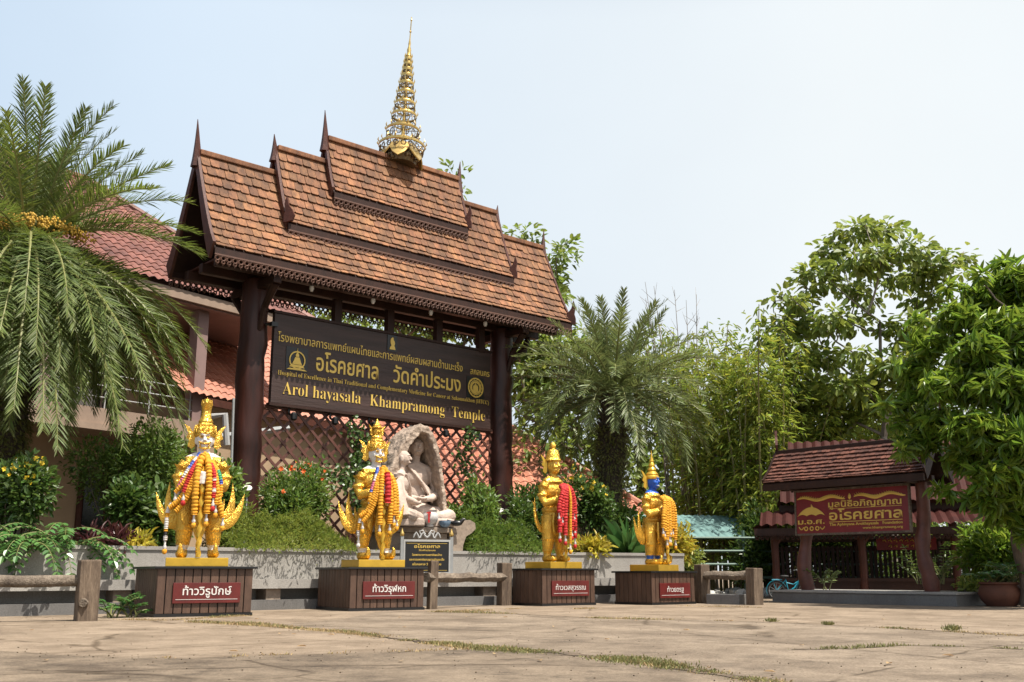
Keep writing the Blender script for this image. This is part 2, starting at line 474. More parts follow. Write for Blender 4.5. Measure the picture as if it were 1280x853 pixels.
# ================================================================== ground
def ground_mat(name, ca, cb, cc, seed, fine=0.16):
    ca, cb, cc = [[c * k for c in q] for q, k in ((ca, .68), (cb, .82), (cc, .66))]
    m = bpy.data.materials.new(name); m.use_nodes = True
    n, l = m.node_tree.nodes, m.node_tree.links
    b = n['Principled BSDF']; b.inputs['Roughness'].default_value = 0.9
    b.inputs['Specular IOR Level'].default_value = 0.25
    tc = n.new('ShaderNodeTexCoord')
    mp = n.new('ShaderNodeMapping'); mp.inputs['Location'].default_value = (seed, seed * 0.7, 0)
    l.new(tc.outputs['Object'], mp.inputs[0])
    def noise(sc, det=6, ro=0.65, dist=0.0):
        z = n.new('ShaderNodeTexNoise'); z.inputs['Scale'].default_value = sc; z.inputs['Detail'].default_value = det
        z.inputs['Roughness'].default_value = ro; z.inputs['Distortion'].default_value = dist
        l.new(mp.outputs[0], z.inputs['Vector']); return z.outputs[0]
    def ramp(src, p0, p1, c0, c1):
        r = n.new('ShaderNodeValToRGB'); e = r.color_ramp.elements
        e[0].position = p0; e[1].position = p1; e[0].color = (*c0, 1); e[1].color = (*c1, 1)
        l.new(src, r.inputs[0]); return r.outputs[0]
    def mix(f, a, c, mode='MIX'):
        x = n.new('ShaderNodeMixRGB'); x.blend_type = mode
        if isinstance(f, float): x.inputs[0].default_value = f
        else: l.new(f, x.inputs[0])
        l.new(a, x.inputs[1]); l.new(c, x.inputs[2]); return x.outputs[0]
    base = ramp(noise(0.9, 10, 0.8, 0.15), 0.40, 0.60, ca, cb)
    stain = ramp(noise(1.5, 10, 0.8, 0.3), 0.52, 0.70, (0, 0, 0), (1, 1, 1))
    dark = ramp(noise(7, 4), 0.3, 0.7, [c * 0.85 for c in cc], cc)
    c = mix(stain, base, dark)
    grain = ramp(noise(55, 5, 0.8), 0.33, 0.67, (1 - fine * 2.2,) * 3, (1 + fine,) * 3)
    c = mix(1.0, c, grain, 'MULTIPLY')
    sp = ramp(noise(210, 2, 0.5), 0.30, 0.42, (0.55, 0.55, 0.55), (1, 1, 1))
    c = mix(0.7, c, sp, 'MULTIPLY')
    vo = n.new('ShaderNodeTexVoronoi'); vo.feature = 'DISTANCE_TO_EDGE'; vo.inputs['Scale'].default_value = 0.33
    wv = n.new('ShaderNodeMixRGB'); wv.inputs[0].default_value = 0.16
    nz2 = n.new('ShaderNodeTexNoise'); nz2.inputs['Scale'].default_value = 2.5; nz2.inputs['Detail'].default_value = 7
    l.new(mp.outputs[0], nz2.inputs['Vector']); l.new(mp.outputs[0], wv.inputs[1]); l.new(nz2.outputs['Color'], wv.inputs[2])
    l.new(wv.outputs[0], vo.inputs['Vector'])
    ck = ramp(vo.outputs['Distance'], 0.002, 0.007, (.45, .42, .38), (1, 1, 1))
    pat = ramp(noise(0.9, 3), 0.50, 0.56, (0, 0, 0), (1, 1, 1))
    ck2 = mix(pat, ck, ramp(noise(1.0, 1), 0.0, 0.01, (1, 1, 1), (1, 1, 1)))
    c = mix(1.0, c, ck2, 'MULTIPLY')
    l.new(c, b.inputs['Base Color'])
    bp = n.new('ShaderNodeBump'); bp.inputs['Strength'].default_value = 0.6; bp.inputs['Distance'].default_value = 0.012
    l.new(noise(70, 6, 0.8), bp.inputs['Height']); l.new(bp.outputs[0], b.inputs['Normal'])
    return m
M['concrete'] = ground_mat('tan_concrete', (0.25, 0.188, 0.130), (0.35, 0.272, 0.195), (0.17, 0.128, 0.088), 3)
M['asphalt'] = ground_mat('worn_grey_concrete', (0.215, 0.165, 0.118), (0.335, 0.265, 0.193), (0.14, 0.108, 0.08), 17, 0.24)
M['slabtan'] = ground_mat('stained_shaded_concrete', (0.145, 0.110, 0.078), (0.28, 0.218, 0.155), (0.080, 0.061, 0.045), 31, 0.2)  # darker colours hold dirt stains and painted tree shade together

me = np_mesh('ground', [(-500, -60, 0), (500, -60, 0), (500, 900, 0), (-500, 900, 0)], [(0, 1, 2, 3)])
tag(link('ground', me, M['concrete']), kind='structure')

def sheet(name, pix, z, mat, extra_front=()):
    P = [gnd(x, y) for x, y in pix] + [Vector(p) for p in extra_front]
    mb = MB(); mb.add([(p.x, p.y, z) for p in P], [tuple(range(len(P)))])
    return tag(mb.build(name, mat), kind='structure')
# the grey slab between the joints, and the left foreground slab, stains and tree shade both in its colour
J1 = [(240, 778), (330, 783), (420, 790), (505, 800), (600, 812), (700, 817), (800, 829), (900, 844), (975, 856)]
J2 = [(480, 764), (640, 768), (760, 774), (880, 776), (1000, 780), (1130, 787), (1280, 796)]
J3 = [(0, 815), (120, 822), (240, 824), (330, 820), (420, 818), (520, 815), (600, 812)]
J4 = [(990, 813), (1060, 812), (1130, 808), (1200, 809), (1280, 813)]
sheet('grey_slab', J1[1:] + [(1500, 930), (1700, 828)] + J2[::-1] + [(430, 774)], 0.004, M['asphalt'])
sheet('stained_shaded_slab', [(-350, 812)] + J3 + J1[5:] + [(975, 900)], 0.004, M['slabtan'], [(6, -40, 0), (-30, -40, 0)])

def joint(name, pix, w0, w1, sd):
    r2 = random.Random(sd); V = []; F = []
    G = [gnd(x, y) for x, y in pix]; P = []
    for i in range(len(G) - 1):
        m = max(2, int((G[i + 1] - G[i]).length / .12))
        for k in range(m): P.append(G[i].lerp(G[i + 1], k / m))
    P.append(G[-1])
    for i, p in enumerate(P):
        d = (P[min(i + 1, len(P) - 1)] - P[max(i - 1, 0)]).normalized(); nn = Vector((-d.y, d.x, 0))
        q = p + nn * r2.uniform(-.02, .02); wa = r2.uniform(w0, w1); wb = r2.uniform(w0, w1)
        V += [(q.x + nn.x * wa, q.y + nn.y * wa, .008), (q.x - nn.x * wb, q.y - nn.y * wb, .008)]
    F = [(2 * i, 2 * i + 1, 2 * i + 3, 2 * i + 2) for i in range(len(P) - 1)]
    return tag(link(name, np_mesh(name, V, F), M['dirt']), kind='structure')
M['dirt'] = pm('joint_dirt', (0.115, 0.082, 0.052), 0.95, var=0.4, ns=9, bump=0.6, bs=30)
joint('joint_soil', J1[3:], .02, .11, 1); joint('joint_soil', J1[:5], .008, .03, 2); joint('joint_soil', J2, .012, .05, 3)
joint('joint_soil', J3, .004, .02, 4); joint('joint_soil', J4, .008, .03, 5); joint('joint_soil', [(-40, 846), (200, 838), (420, 833), (640, 832), (760, 834)], .004, .014, 6)
joint('joint_soil', [(640, 768), (900, 797), (1280, 833)], .003, .010, 8); joint('joint_soil', [(880, 758), (1040, 764), (1180, 770), (1290, 776)], .004, .016, 9)

gm_ = MB()
for q in range(800):
    x = rng.uniform(-40, 1320); y = 764 + 90 * rng.random() ** 1.4
    if rng.random() < .55:
        J = rng.choice((J1, J2, J3, J1)); k = rng.randrange(len(J) - 1); u = rng.random()
        x = J[k][0] + (J[k + 1][0] - J[k][0]) * u; y = J[k][1] + (J[k + 1][1] - J[k][1]) * u + rng.gauss(0, 2.5)
    if y < 758: continue
    c = gnd(x, y); z = rng.uniform(.002, .007)
    gm_.ell((c.x + rng.gauss(0, .05), c.y + rng.gauss(0, .05), .006 + z * .3), (z * rng.uniform(.8, 1.6), z, z * .7), 5, 3)
tag(gm_.build('grit', M['dirt']), kind='stuff')

# ================================================================== planting bed wall, stone bench
WALL = [(-13.0, 11.6), (-10.2, 13.9), (-7.47, 16.25), (-5.4, 17.9), (-3.46, 19.6), (-1.6, 21.0), (0.3, 22.15), (2.1, 23.15), (3.94, 24.0)]
def offset_line(L, d):
    out = []
    for i, p in enumerate(L):
        a = Vector(L[max(i - 1, 0)]); b = Vector(L[min(i + 1, len(L) - 1)])
        t = (b - a).normalized(); nn = Vector((t.y, -t.x))      # towards the camera side
        out.append((p[0] + nn.x * d, p[1] + nn.y * d))
    return out
def wall_strip(mb, L, d0, d1, z0, z1):
    A = offset_line(L, d0); B = offset_line(L, d1)
    n = len(L); V = []
    for (a, b) in zip(A, B):
        V += [(a[0], a[1], z0), (b[0], b[1], z0), (b[0], b[1], z1), (a[0], a[1], z1)]
    F = []
    for i in range(n - 1):
        for k in range(4):
            F.append((i * 4 + k, (i + 1) * 4 + k, (i + 1) * 4 + (k + 1) % 4, i * 4 + (k + 1) % 4))
    F += [(0, 1, 2, 3), ((n - 1) * 4 + 3, (n - 1) * 4 + 2, (n - 1) * 4 + 1, (n - 1) * 4)]
    mb.add(V, F)
w = thing('retaining_wall', 'long low grey granite wall holding back the planted bed behind the four golden guardians', 'wall', (0, 0, 0))
mb = MB(); wall_strip(mb, WALL, 0.0, -0.25, -0.05, 1.0); mb.build('wall_face', M['granite'], w)
mb = MB(); wall_strip(mb, WALL, 0.025, -0.28, 1.0, 1.06); mb.build('coping', M['granite'], w)
bn = thing('stone_bench', 'low grey stone bench running along the foot of the granite wall', 'bench', (0, 0, 0))
BL = WALL[:-1] + [(3.2, 23.66)]
mb = MB(); wall_strip(mb, BL, 0.46, 0.004, 0.36, 0.52); mb.build('seat', M['granite'], bn)
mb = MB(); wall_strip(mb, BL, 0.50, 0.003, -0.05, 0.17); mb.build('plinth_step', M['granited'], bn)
for i in range(len(BL) - 1):
    a = Vector(BL[i]); b = Vector(BL[i + 1])
    p = (a + b) / 2; an = math.atan2(b.y - a.y, b.x - a.x)
    mb = MB(); mb.box((-0.14, -0.38, 0.17), (0.14, -0.02, 0.36), TR(p.x, p.y, 0) @ RZ(an))
    mb.build('support', M['altar'], bn)
# soil behind the wall
L2 = offset_line(WALL, -0.2)
mb = MB(); mb.add([(p[0], p[1], 0.98) for p in L2] + [(5.0, 27.5, 0.98), (4.5, 31, 0.98), (-20, 31, 0.98), (-26, 20, 0.98)], [tuple(range(len(L2) + 4))])
tag(mb.build('planting_bed', M['soil']), kind='structure')

# ================================================================== the roofed sign gate
GA = R(41.3)
gate = thing('roofed_signboard', 'tall roofed timber sign gate with three tiers of wooden shingles and a golden spire', 'sign gate', (-3.12, 25.29, 0), GA)

def slope_point(s, t, sg, zr, b, ze, c=1.18):
    return Vector((s, sg * b * t, zr - (zr - ze) * (1 - (1 - t) ** c)))
def shingle_slope(mb, s0, s1, sg, zr, b, ze, rows, cols, th=0.035, seed=1):
    r = random.Random(seed)
    w = (s1 - s0) / cols
    for i in range(rows):
        t0 = i / rows; t1 = min(1.03, (i + 1.22) / rows)
        for j in range(cols + 1):
            x0 = s0 + (j - (0.5 if i % 2 else 0.0)) * w + r.uniform(-.006, .006); x1 = x0 + w * 0.965
            x0 = max(x0, s0); x1 = min(x1, s1)
            if x1 - x0 < 0.03: continue
            tt1 = t1 + r.uniform(-.06, .06) / rows + (r.uniform(.1, .3) / rows if r.random() < .025 else 0)
            A = slope_point(0, t0, sg, zr, b, ze); B = slope_point(0, min(tt1, 1.0), sg, zr, b, ze)
            d = (B - A)
            nn = Vector((0, -d.z * sg, abs(d.y))).normalized() * 1.0
            nn = Vector((0, sg * abs(d.z), abs(d.y))).normalized()
            lift = th + r.uniform(0, .018)
            a0 = A + nn * 0.012; b0 = B + nn * (lift + 0.012)
            mid = a0.lerp(b0, 0.92)
            P = [(x0, a0.y, a0.z), (x1, a0.y, a0.z), (x1, mid.y, mid.z), (x1 - w * .14, b0.y, b0.z), (x0 + w * .14, b0.y, b0.z), (x0, mid.y, mid.z)]
            Q = [(p[0], p[1] - nn.y * th * .7, p[2] - nn.z * th * .7) for p in P]
            mb.add(P + Q, [(0, 1, 2, 3, 4, 5), (1, 2, 8, 7), (2, 3, 9, 8), (3, 4, 10, 9), (4, 5, 11, 10), (5, 0, 6, 11)])
def deck(mb, s0, s1, sg, zr, b, ze, k=6, th=0.05):
    """boarding under the shingles"""
    V = []; F = []
    for i in range(k + 1):
        p = slope_point(0, i / k, sg, zr, b, ze)
        V += [(s0, p.y, p.z - 0.01), (s1, p.y, p.z - 0.01), (s1, p.y, p.z - th), (s0, p.y, p.z - th)]
    for i in range(k):
        for q in range(4):
            F.append((i * 4 + q, i * 4 + (q + 1) % 4, i * 4 + 4 + (q + 1) % 4, i * 4 + 4 + q))
    F += [(0, 1, 2, 3), tuple(k * 4 + q for q in range(4))]
    mb.add(V, F)
def barge(mb, s, zr, b, ze, wd=0.30, th=0.07, k=8, drop=0.12):
    up = []; lo = []
    for sg in (-1, 1):
        rng_ = range(k, -1, -1) if sg < 0 else range(1, k + 1)
        for i in rng_:
            p = slope_point(0, i / k, sg, zr, b, ze)
            up.append((p.y * 1.03, p.z + 0.09)); lo.append((p.y * (1 - wd / max(b, .5) * .55), p.z - wd * 0.95 - (0.1 if i == 0 else 0)))
    n = len(up); V = []; F = []
    for (u, q) in zip(up, lo):
        V += [(s - th / 2, u[0], u[1]), (s + th / 2, u[0], u[1]), (s + th / 2, q[0], q[1]), (s - th / 2, q[0], q[1])]
    for i in range(n - 1):
        for q in range(4): F.append((i * 4 + q, i * 4 + (q + 1) % 4, i * 4 + 4 + (q + 1) % 4, i * 4 + 4 + q))
    F += [(0, 1, 2, 3), tuple((n - 1) * 4 + q for q in range(4))]
    mb.add(V, F)
def horn(mb, s, zr, h, lean, r=0.13):
    pts = [(s + lean * (i / 6) ** 1.5, 0, zr - 0.35 + (h + .35) * i / 6) for i in range(7)]
    rad = [r * (1 - (i / 6) ** 0.8) + 0.008 for i in range(7)]
    mb.tube(pts, rad, n=6)
def hook(mb, s, y, z, h, sg):
    poly = [(-.10, -.16), (.16, -.12), (.22, .05), (.14, .22), (.03, .36), (-.04, .62), (-.10, .40), (-.06, .18), (-.10, .04)]
    Mx = TR(s, y, z) @ RZ(R(90) * (1 if sg > 0 else -1) + R(35)) @ Matrix.Scale(h / 0.62, 4)
    mb.prism(poly, 0.09, Mx)
def fretwork(mb, s0, s1, y, z, h=0.20, step=0.135):
    mb.box((s0, y - .018, z - .035), (s1, y + .018, z))
    n = int((s1 - s0) / step)
    st = (s1 - s0) / n
    for i in range(n):
        x = s0 + st * (i + .5)
        for (dz, rr) in ((h * .42, st * .40), (h * .80, st * .26)):
            k = 7
            pts = [(x + rr * math.cos(2 * math.pi * q / k), y, z - dz + rr * math.sin(2 * math.pi * q / k)) for q in range(k + 1)]
            mb.tube(pts, 0.018, n=4, cap=False)
        mb.tube([(x, y, z - h * .9), (x, y, z - h * 1.18)], [0.02, 0.004], n=4)
        mb.tube([(x + st / 2, y, z), (x + st / 2, y, z - h * .62)], [0.02, 0.008], n=4)

TIERS = [(-5.36, 5.36, 9.94, 1.18, 7.44, 11, 48, 0.80), (-3.43, 3.56, 10.60, 0.76, 8.52, 9, 32, 0.35), (-2.07, 2.18, 11.25, 0.46, 9.73, 7, 20, 0.75)]
for k, (s0, s1, zr, b, ze, rows, cols, hh) in enumerate(TIERS):
    rt = MB()
    for sg in (-1, 1): shingle_slope(rt, s0 + .05, s1 - .05, sg, zr, b, ze, rows, cols, seed=k * 2 + sg)
    roof = rt.build('roof_tier', M['shingle'], gate)
    d = MB()
    for sg in (-1, 1): deck(d, s0 + .02, s1 - .02, sg, zr, b, ze)
    d.build('roof_boarding', M['darkwood'], roof)
    g = MB()
    g.bbox((s0 + .04, -0.10, zr - 0.05), (s1 - .04, 0.10, zr + 0.075), .02)
    g.build('ridge_cap', M['shingle'], roof)
    for s, sgn in ((s0, -1), (s1, 1)):
        g = MB(); barge(g, s, zr, b, ze, 0.26 if k == 0 else 0.16); g.build('bargeboard', M['redwood'], roof)
        g = MB(); horn(g, s, zr, hh if sgn < 0 else hh * 0.75, 0.05 * sgn); g.build('gable_finial', M['redwood'], roof)
        for sg in (-1, 1):
            if sgn < 0 and k != 1: continue
            g = MB(); hook(g, s, sg * b * 1.02, ze + .12, 0.55 if k == 0 else 0.5, sgn); g.build('eave_hook', M['redwood'], roof)
    for sg in (-1, 1):
        g = MB()
        zb = ze - 0.03
        g.box((s0 + .03, sg * b * 1.0 - .025, zb - 0.13), (s1 - .03, sg * b * 1.0 + .025, zb))
        g.build('fascia', M['darkwood'], roof)
        g = MB(); fretwork(g, s0 + .03, s1 - .03, sg * (b + 0.012), zb - .13, 0.22 if k == 0 else .20)
        g.build('fretwork_trim', M['fret'], roof)
    if k:       # skirt closing the step below a raised tier
        g = MB(); lo = TIERS[k - 1]
        for sg in (-1, 1):
            g.box((s0 + .06, sg * (b - .12) - .02, ze - 0.55), (s1 - .06, sg * (b - .12) + .02, ze + .05))
        g.build('skirt_board', M['darkwood'], roof)

# timber frame under the roof
g = MB()
g.box((-5.0, -1.02, 7.36), (5.0, 1.02, 7.40)); g.build('ceiling', M['redwood'], gate)
for y in (-0.75, 0.0, 0.75):
    g = MB(); g.bbox((-5.1, y - .09, 7.14), (5.1, y + .09, 7.36), .015); g.build('beam', M['darkwood'], gate)
for x in (-3.74, 3.74):
    g = MB(); g.bbox((x - .10, -1.05, 6.95), (x + .10, 1.05, 7.14), .015); g.build('cross_beam', M['darkwood'], gate)
    r2 = random.Random(int(x * 10))
    for sg in (-1, 1):
        g = MB(); g.tube([(x, sg * .3, 6.0), (x, sg * .5, 6.5), (x, sg * .95, 6.95)], [.06, .08, .10], n=7); g.build('bracket', M['darkwood'], gate)
    pts = [(x + r2.uniform(-.02, .02), r2.uniform(-.02, .02), .7 + 6.5 * i / 22) for i in range(23)]
    rad = [(.345 - .035 * i / 22) * r2.uniform(.965, 1.035) for i in range(23)]
    g = MB(); g.tube(pts, rad, n=20); g.build('post', M['log'], gate, smooth=60)
g = MB()
for sg in (1,):
    g.tube([(sg * 3.95, 0, 6.1), (sg * 4.15, 0, 6.45), (sg * 4.6, 0, 6.75), (sg * 4.75, 0, 7.14)], [.07, .10, .10, .08], n=8)
g.build('curved_brace', M['darkwood'], gate, smooth=50)
for x in (-1.55, 0.0, 1.55, 3.0):
    g = MB(); g.bbox((x - .10, -.09, 6.45), (x + .10, .09, 7.14), .015); g.build('strut', M['darkwood'], gate)
for i, x in enumerate((-2.7, -1.0, 0.75, 2.55)):
    g = MB(); g.lathe([(.02, 7.14), (.05, 7.12), (.055, 7.06), (.03, 7.0)], n=10, M=TR(x, -.75, 0.0)); g.build('downlight', M['white'], gate, smooth=50)
for i in range(6):
    x = -2.75 + i * 1.1
    g = MB(); g.tube([(x, -.05, 4.36), (x, -.05, 4.22), (x, -.22, 4.12)], .03, n=6); g.lathe([(.03, 0), (.08, .04), (.08, .16), (.03, .2)], n=8, M=TR(x, -.28, 4.02)); g.build('board_lamp', M['black'], gate)
g = MB(); g.cbox((-3.45, -.42, 6.15), (.16, .14, .10)); g.tube([(-3.6, -.3, 6.15), (-3.45, -.42, 6.15)], .03, n=6); g.build('floodlight', M['black'], gate)

# signboard with its lettering
BL_, BH_ = 6.64, 2.10
Mb = RZ(R(1.2)) @ TR(-BL_ / 2, -0.08, 4.39)
g = MB(); g.bbox((0, -.06, 0), (BL_, .06, BH_), .012, Mb); board = g.build('signboard', M['board'], gate)
g = MB()
for (a, b) in (((-.04, -.09, -.06), (BL_ + .04, .07, .0)), ((-.04, -.09, BH_), (BL_ + .04, .07, BH_ + .06))): g.box(a, b, Mb)
g.build('frame', M['darkwood'], board)
Mt = Mb @ TR(0, -.062, 0)
text('lettering', 'โรงพยาบาลการแพทย์แผนไทยและการแพทย์ผสมผสานด้านมะเร็ง', M['goldlet'], board, Mt, 0.10, 5.63, 1.45, 0.20, .001)
text('lettering', 'สกลนคร', M['goldlet'], board, Mt, 5.90, 6.58, 1.43, 0.17, .006)
text('lettering', 'อโรคยศาล', M['goldlet'], board, Mt, 1.14, 2.92, 0.90, 0.40, .014)
text('lettering', 'วัดคำประมง', M['goldlet'], board, Mt, 3.38, 5.57, 0.90, 0.40, .014)
text('lettering', serif('Hospital of Excellence in Thai Traditional and Complementary Medicine for Cancer at Sakonnakhon (HTCC)'), M['goldlet'], board, Mt, 0.14, 6.56, 0.665, 0.115, -.012)
text('lettering', serif('Arol hayasala'), M['goldlet'], board, Mt, 0.29, 2.43, 0.235, 0.30, -.014)
text('lettering', serif('Khampramong'), M['goldlet'], board, Mt, 2.70, 5.04, 0.225, 0.30, -.014)
text('lettering', serif('Temple'), M['goldlet'], board, Mt, 5.29, 6.42, 0.205, 0.30, -.014)
def ring(mb, cx, cz, r, w, Mx, n=28, y=-.012):
    for k in range(n):
        a0 = 2 * math.pi * k / n; a1 = 2 * math.pi * (k + 1) / n
        P = [(cx + q * math.cos(a), y, cz + q * math.sin(a)) for a in (a0, a1) for q in (r - w, r)]
        mb.add([P[0], P[1], P[3], P[2]] + [(p[0], y + .012, p[2]) for p in (P[0], P[1], P[3], P[2])], [(0, 1, 2, 3), (1, 5, 6, 2), (0, 3, 7, 4)], Mx)
def poly_up(mb, P, Mx, t=.016):
    mb.prism(P, t, Mx)
# left emblem: a seated figure in a pointed ring
g = MB(); g.box((.33, -.075, .80), (.91, -.055, 1.36), Mb); pl = g.build('emblem_panel', M['black'], board)
Me = Mb @ TR(.62, -.083, 1.06)
g = MB(); ring(g, 0, .0, .215, .03, Me)
poly_up(g, [(-.20, -.17), (.20, -.17), (.15, -.11), (-.15, -.11)], Me); poly_up(g, [(-.27, -.235), (.27, -.235), (.20, -.20), (-.20, -.20)], Me)
poly_up(g, [(-.13, -.10), (.13, -.10), (.09, -.02), (.055, .07), (-.055, .07), (-.09, -.02)], Me)
poly_up(g, [(-.04, .08), (.04, .08), (.045, .13), (.012, .18), (0, .29), (-.012, .18), (-.045, .13)], Me)
g.build('emblem', M['goldlet'], board)
# right emblem: round seal
g = MB(); g.box((5.78, -.075, .78), (6.38, -.055, 1.36), Mb); g.build('emblem_panel', M['black'], board)
Me = Mb @ TR(6.08, -.083, 1.07)
g = MB(); ring(g, 0, 0, .27, .035, Me); ring(g, 0, 0, .20, .018, Me); ring(g, 0, 0, .17, .04, Me)
for sx in (-1, 1): poly_up(g, [(sx * .02, -.12), (sx * .08, -.10), (sx * .085, .02), (sx * .05, .08), (sx * .03, .02)], Me)
poly_up(g, [(-.015, -.14), (.015, -.14), (.03, .05), (0, .14), (-.03, .05)], Me)
for q in range(14):
    a = 2 * math.pi * q / 14
    poly_up(g, [(math.cos(a) * .232 + dx, math.sin(a) * .232 + dz) for dx, dz in ((-.012, -.012), (.012, -.012), (.012, .012), (-.012, .012))], Me)
g.build('emblem', M['goldlet'], board)
# middle emblem
g = MB(); g.box((3.17, -.08, 1.66), (3.47, -.055, 2.08), Mb); g.build('emblem_panel', M['black'], board)
Me = Mb @ TR(3.32, -.086, 1.86)
g = MB()
poly_up(g, [(-.09, -.15), (.09, -.15), (.075, -.09), (.05, -.05), (.07, 0), (.06, .06), (.025, .10), (.03, .14), (0, .17), (-.05, .13), (-.07, .07), (-.06, .01), (-.035, -.05), (-.075, -.09)], Me)
g.build('emblem', M['goldlet'], board)

# lattice below the board
g = MB()
x0, x1, z0, z1 = -3.42, 3.42, 1.0, 4.36
st = 0.36
for dr in (1, -1):
    c = x0 - (z1 - z0)
    while c < x1 + (z1 - z0):
        pts = []
        for z in (z0, z1):
            pts.append((c + dr * (z - z0) + (0 if dr > 0 else (z1 - z0) * 0), z))
        (xa, za), (xb, zb) = pts
        def cl(xa, za, xb, zb):
            t0, t1 = 0.0, 1.0
            d = xb - xa
            for lim, s_ in ((x0, 1), (x1, -1)):
                va = (xa - lim) * s_; vb = (xb - lim) * s_
                if va < 0 and vb < 0: return None
                if va < 0: t0 = max(t0, -va / (vb - va))
                elif vb < 0: t1 = min(t1, va / (va - vb))
            return None if t1 - t0 < .01 else (xa + d * t0, za + (zb - za) * t0, xa + d * t1, za + (zb - za) * t1)
        r_ = cl(xa, za, xb, zb)
        if r_:
            a = Vector((r_[0], 0, r_[1])); b = Vector((r_[2], 0, r_[3]))
            L = (b - a).length; ang = math.atan2(b.z - a.z, b.x - a.x)
            g.box((0, -.012, -.032), (L, .012, .032), TR(a.x, .02 + .0125 * dr, a.z) @ RY(-ang))
        c += st * 1.0
g.build('lattice_panel', M['lattice'], gate)
g = MB(); g.box((-3.44, -.03, 4.30), (3.44, .07, 4.37)); g.build('lattice_rail', M['lattice'], gate)

# golden spire on the ridge
sp = MB()
tiers = [(0.62, 0.42), (0.455, 0.85), (0.345, 1.27), (0.285, 1.60), (0.245, 1.90), (0.205, 2.17), (0.165, 2.40), (0.135, 2.58), (0.115, 2.75), (0.095, 2.90)]
Ms = TR(0.22, 0, 11.22) @ RY(R(3.2)) @ Matrix.Diagonal((1, 1, 1.055, 1))
g = MB(); g.tube([(0, 0, 0), (0, 0, 3.2)], [.05, .025], n=8, M=Ms)
g.lathe([(.075, 3.0), (.05, 3.1), (.06, 3.18), (.03, 3.28), (.035, 3.36), (.016, 3.5), (.014, 4.02), (.03, 4.05), (.014, 4.08), (.014, 4.14)], n=10, M=Ms)
g.lathe([(.015, 3.68), (.035, 3.71), (.015, 3.74)], n=8, M=Ms)
spire = g.build('spire', M['goldmet'], gate, smooth=50)
def hoop(mb, r, z, nb, h):
    mb.mi = 0
    mb.lathe([(r * .97, z - .015), (r, z + .0), (r * 1.01, z + .05), (r * .985, z + .065), (r * .96, z + .03)], n=36, M=Ms, cap=False)
    for i in range(nb):
        a = 2 * math.pi * i / nb
        c, s_ = math.cos(a), math.sin(a)
        mb.mi = 0
        mb.tube([(r * c, r * s_, z + .05), (r * c * 1.06, r * s_ * 1.06, z + .10), (r * c * 1.03, r * s_ * 1.03, z + .17)], [.012, .020, .003], n=4, M=Ms)
        # pierced leaf work hanging below the ring
        mb.mi = 1
        k = 6; rr = math.pi * r / nb * .62
        pts = [(c * r * .93 - s_ * rr * math.cos(2 * math.pi * q / k), s_ * r * .93 + c * rr * math.cos(2 * math.pi * q / k), z - .02 - h * .26 + h * .22 * math.sin(2 * math.pi * q / k)) for q in range(k + 1)]
        mb.tube(pts, .008 + r * .012, n=4, M=Ms, cap=False)
        if i % 2: mb.tube([(c * r * .95, s_ * r * .95, z), (c * r * .80, s_ * r * .80, z - h * .95)], .009, n=4, M=Ms, cap=False)
for i, (r, z) in enumerate(tiers):
    g = MB(); nb = max(8, int(r * 30))
    h = z - (tiers[i - 1][1] if i else 0.12)
    hoop(g, r, z, nb, h)
    g.mi = 1
    for q in range(4):
        a = math.pi / 4 + q * math.pi / 2
        g.tube([(0, 0, z + .03), (r * math.cos(a), r * math.sin(a), z + .03)], .012, n=4, M=Ms)
    g.mi = 0
    g.lathe([(r * .70, z - h * .62), (r * .72, z - h * .58), (r * .70, z - h * .50)], n=24, M=Ms, cap=False)
    g.build('spire_tier', [M['goldmet'], M['golddark']], spire, smooth=40)
g = MB()
for q in range(6):
    a = 2 * math.pi * (q + .3) / 6
    g.prism([(-.20, 0.46), (-.26, .26), (-.16, .06), (0, -.08), (.16, .06), (.26, .26), (.20, .46), (0, .50)], .03, Ms @ RZ(a) @ TR(0, -.58, .02) @ RX(R(-30)), bulge=.04)
g.build('spire_petals', M['goldmet'], spire, smooth=30)
g = MB()
g.lathe([(.40, -.05), (.46, .1), (.40, .35), (.30, .42)], n=16, M=Ms)
for q in range(40):
    a = rng.uniform(0, 6.28); z = rng.uniform(0, .35)
    g.ell((.46 * math.cos(a), .46 * math.sin(a), z), (.05, .05, .05), 6, 4, Ms)
g.build('spire_base', M['golddark'], spire)

# ================================================================== buildings behind
def roof_sheet(name, x0, x1, y0, z0, y1, z1, tw, th, mat, parent, hip=(0, 0), amp=.035, step=.03):
    """wavy tiles in the parent's frame: eave at y0,z0 - top at y1,z1; hip narrows each end by hip metres at the top"""
    nu = int((x1 - x0) / tw * 5); nv = max(1, int(math.hypot(y1 - y0, z1 - z0) / th))
    nrm = Vector((0, -(z1 - z0), (y1 - y0))).normalized()
    u = np.linspace(x0, x1, nu + 1)
    w = np.abs(np.sin((u - x0) / tw * math.pi)) ** 1.4 * amp * 2
    V = []; F = []
    for j in range(nv):
        for e in (0, 1):
            t = (j + e) / nv
            y = y0 + (y1 - y0) * t; z = z0 + (z1 - z0) * t
            lift = step * (1 - e)
            V.append(np.stack([u, y + nrm.y * (w + lift), z + nrm.z * (w + lift)], 1))
    V = np.concatenate(V)
    k = nu + 1
    for r_ in range(2 * nv - 1):
        t = (r_ // 2 + (r_ % 2) * .5 + .25) / nv
        a = x0 + hip[0] * t; b = x1 - hip[1] * t
        for i in range(nu):
            if u[i] >= a - 1e-6 and u[i + 1] <= b + 1e-6:
                F.append((r_ * k + i, r_ * k + i + 1, (r_ + 1) * k + i + 1, (r_ + 1) * k + i))
    return link(name, np_mesh(name, V, F), mat, parent)

BA = R(55)
house = thing('hospital_building', 'two storey beige house with red tiled roof and balcony behind the left palm', 'building', (-6.6, 33.3, 0), BA)
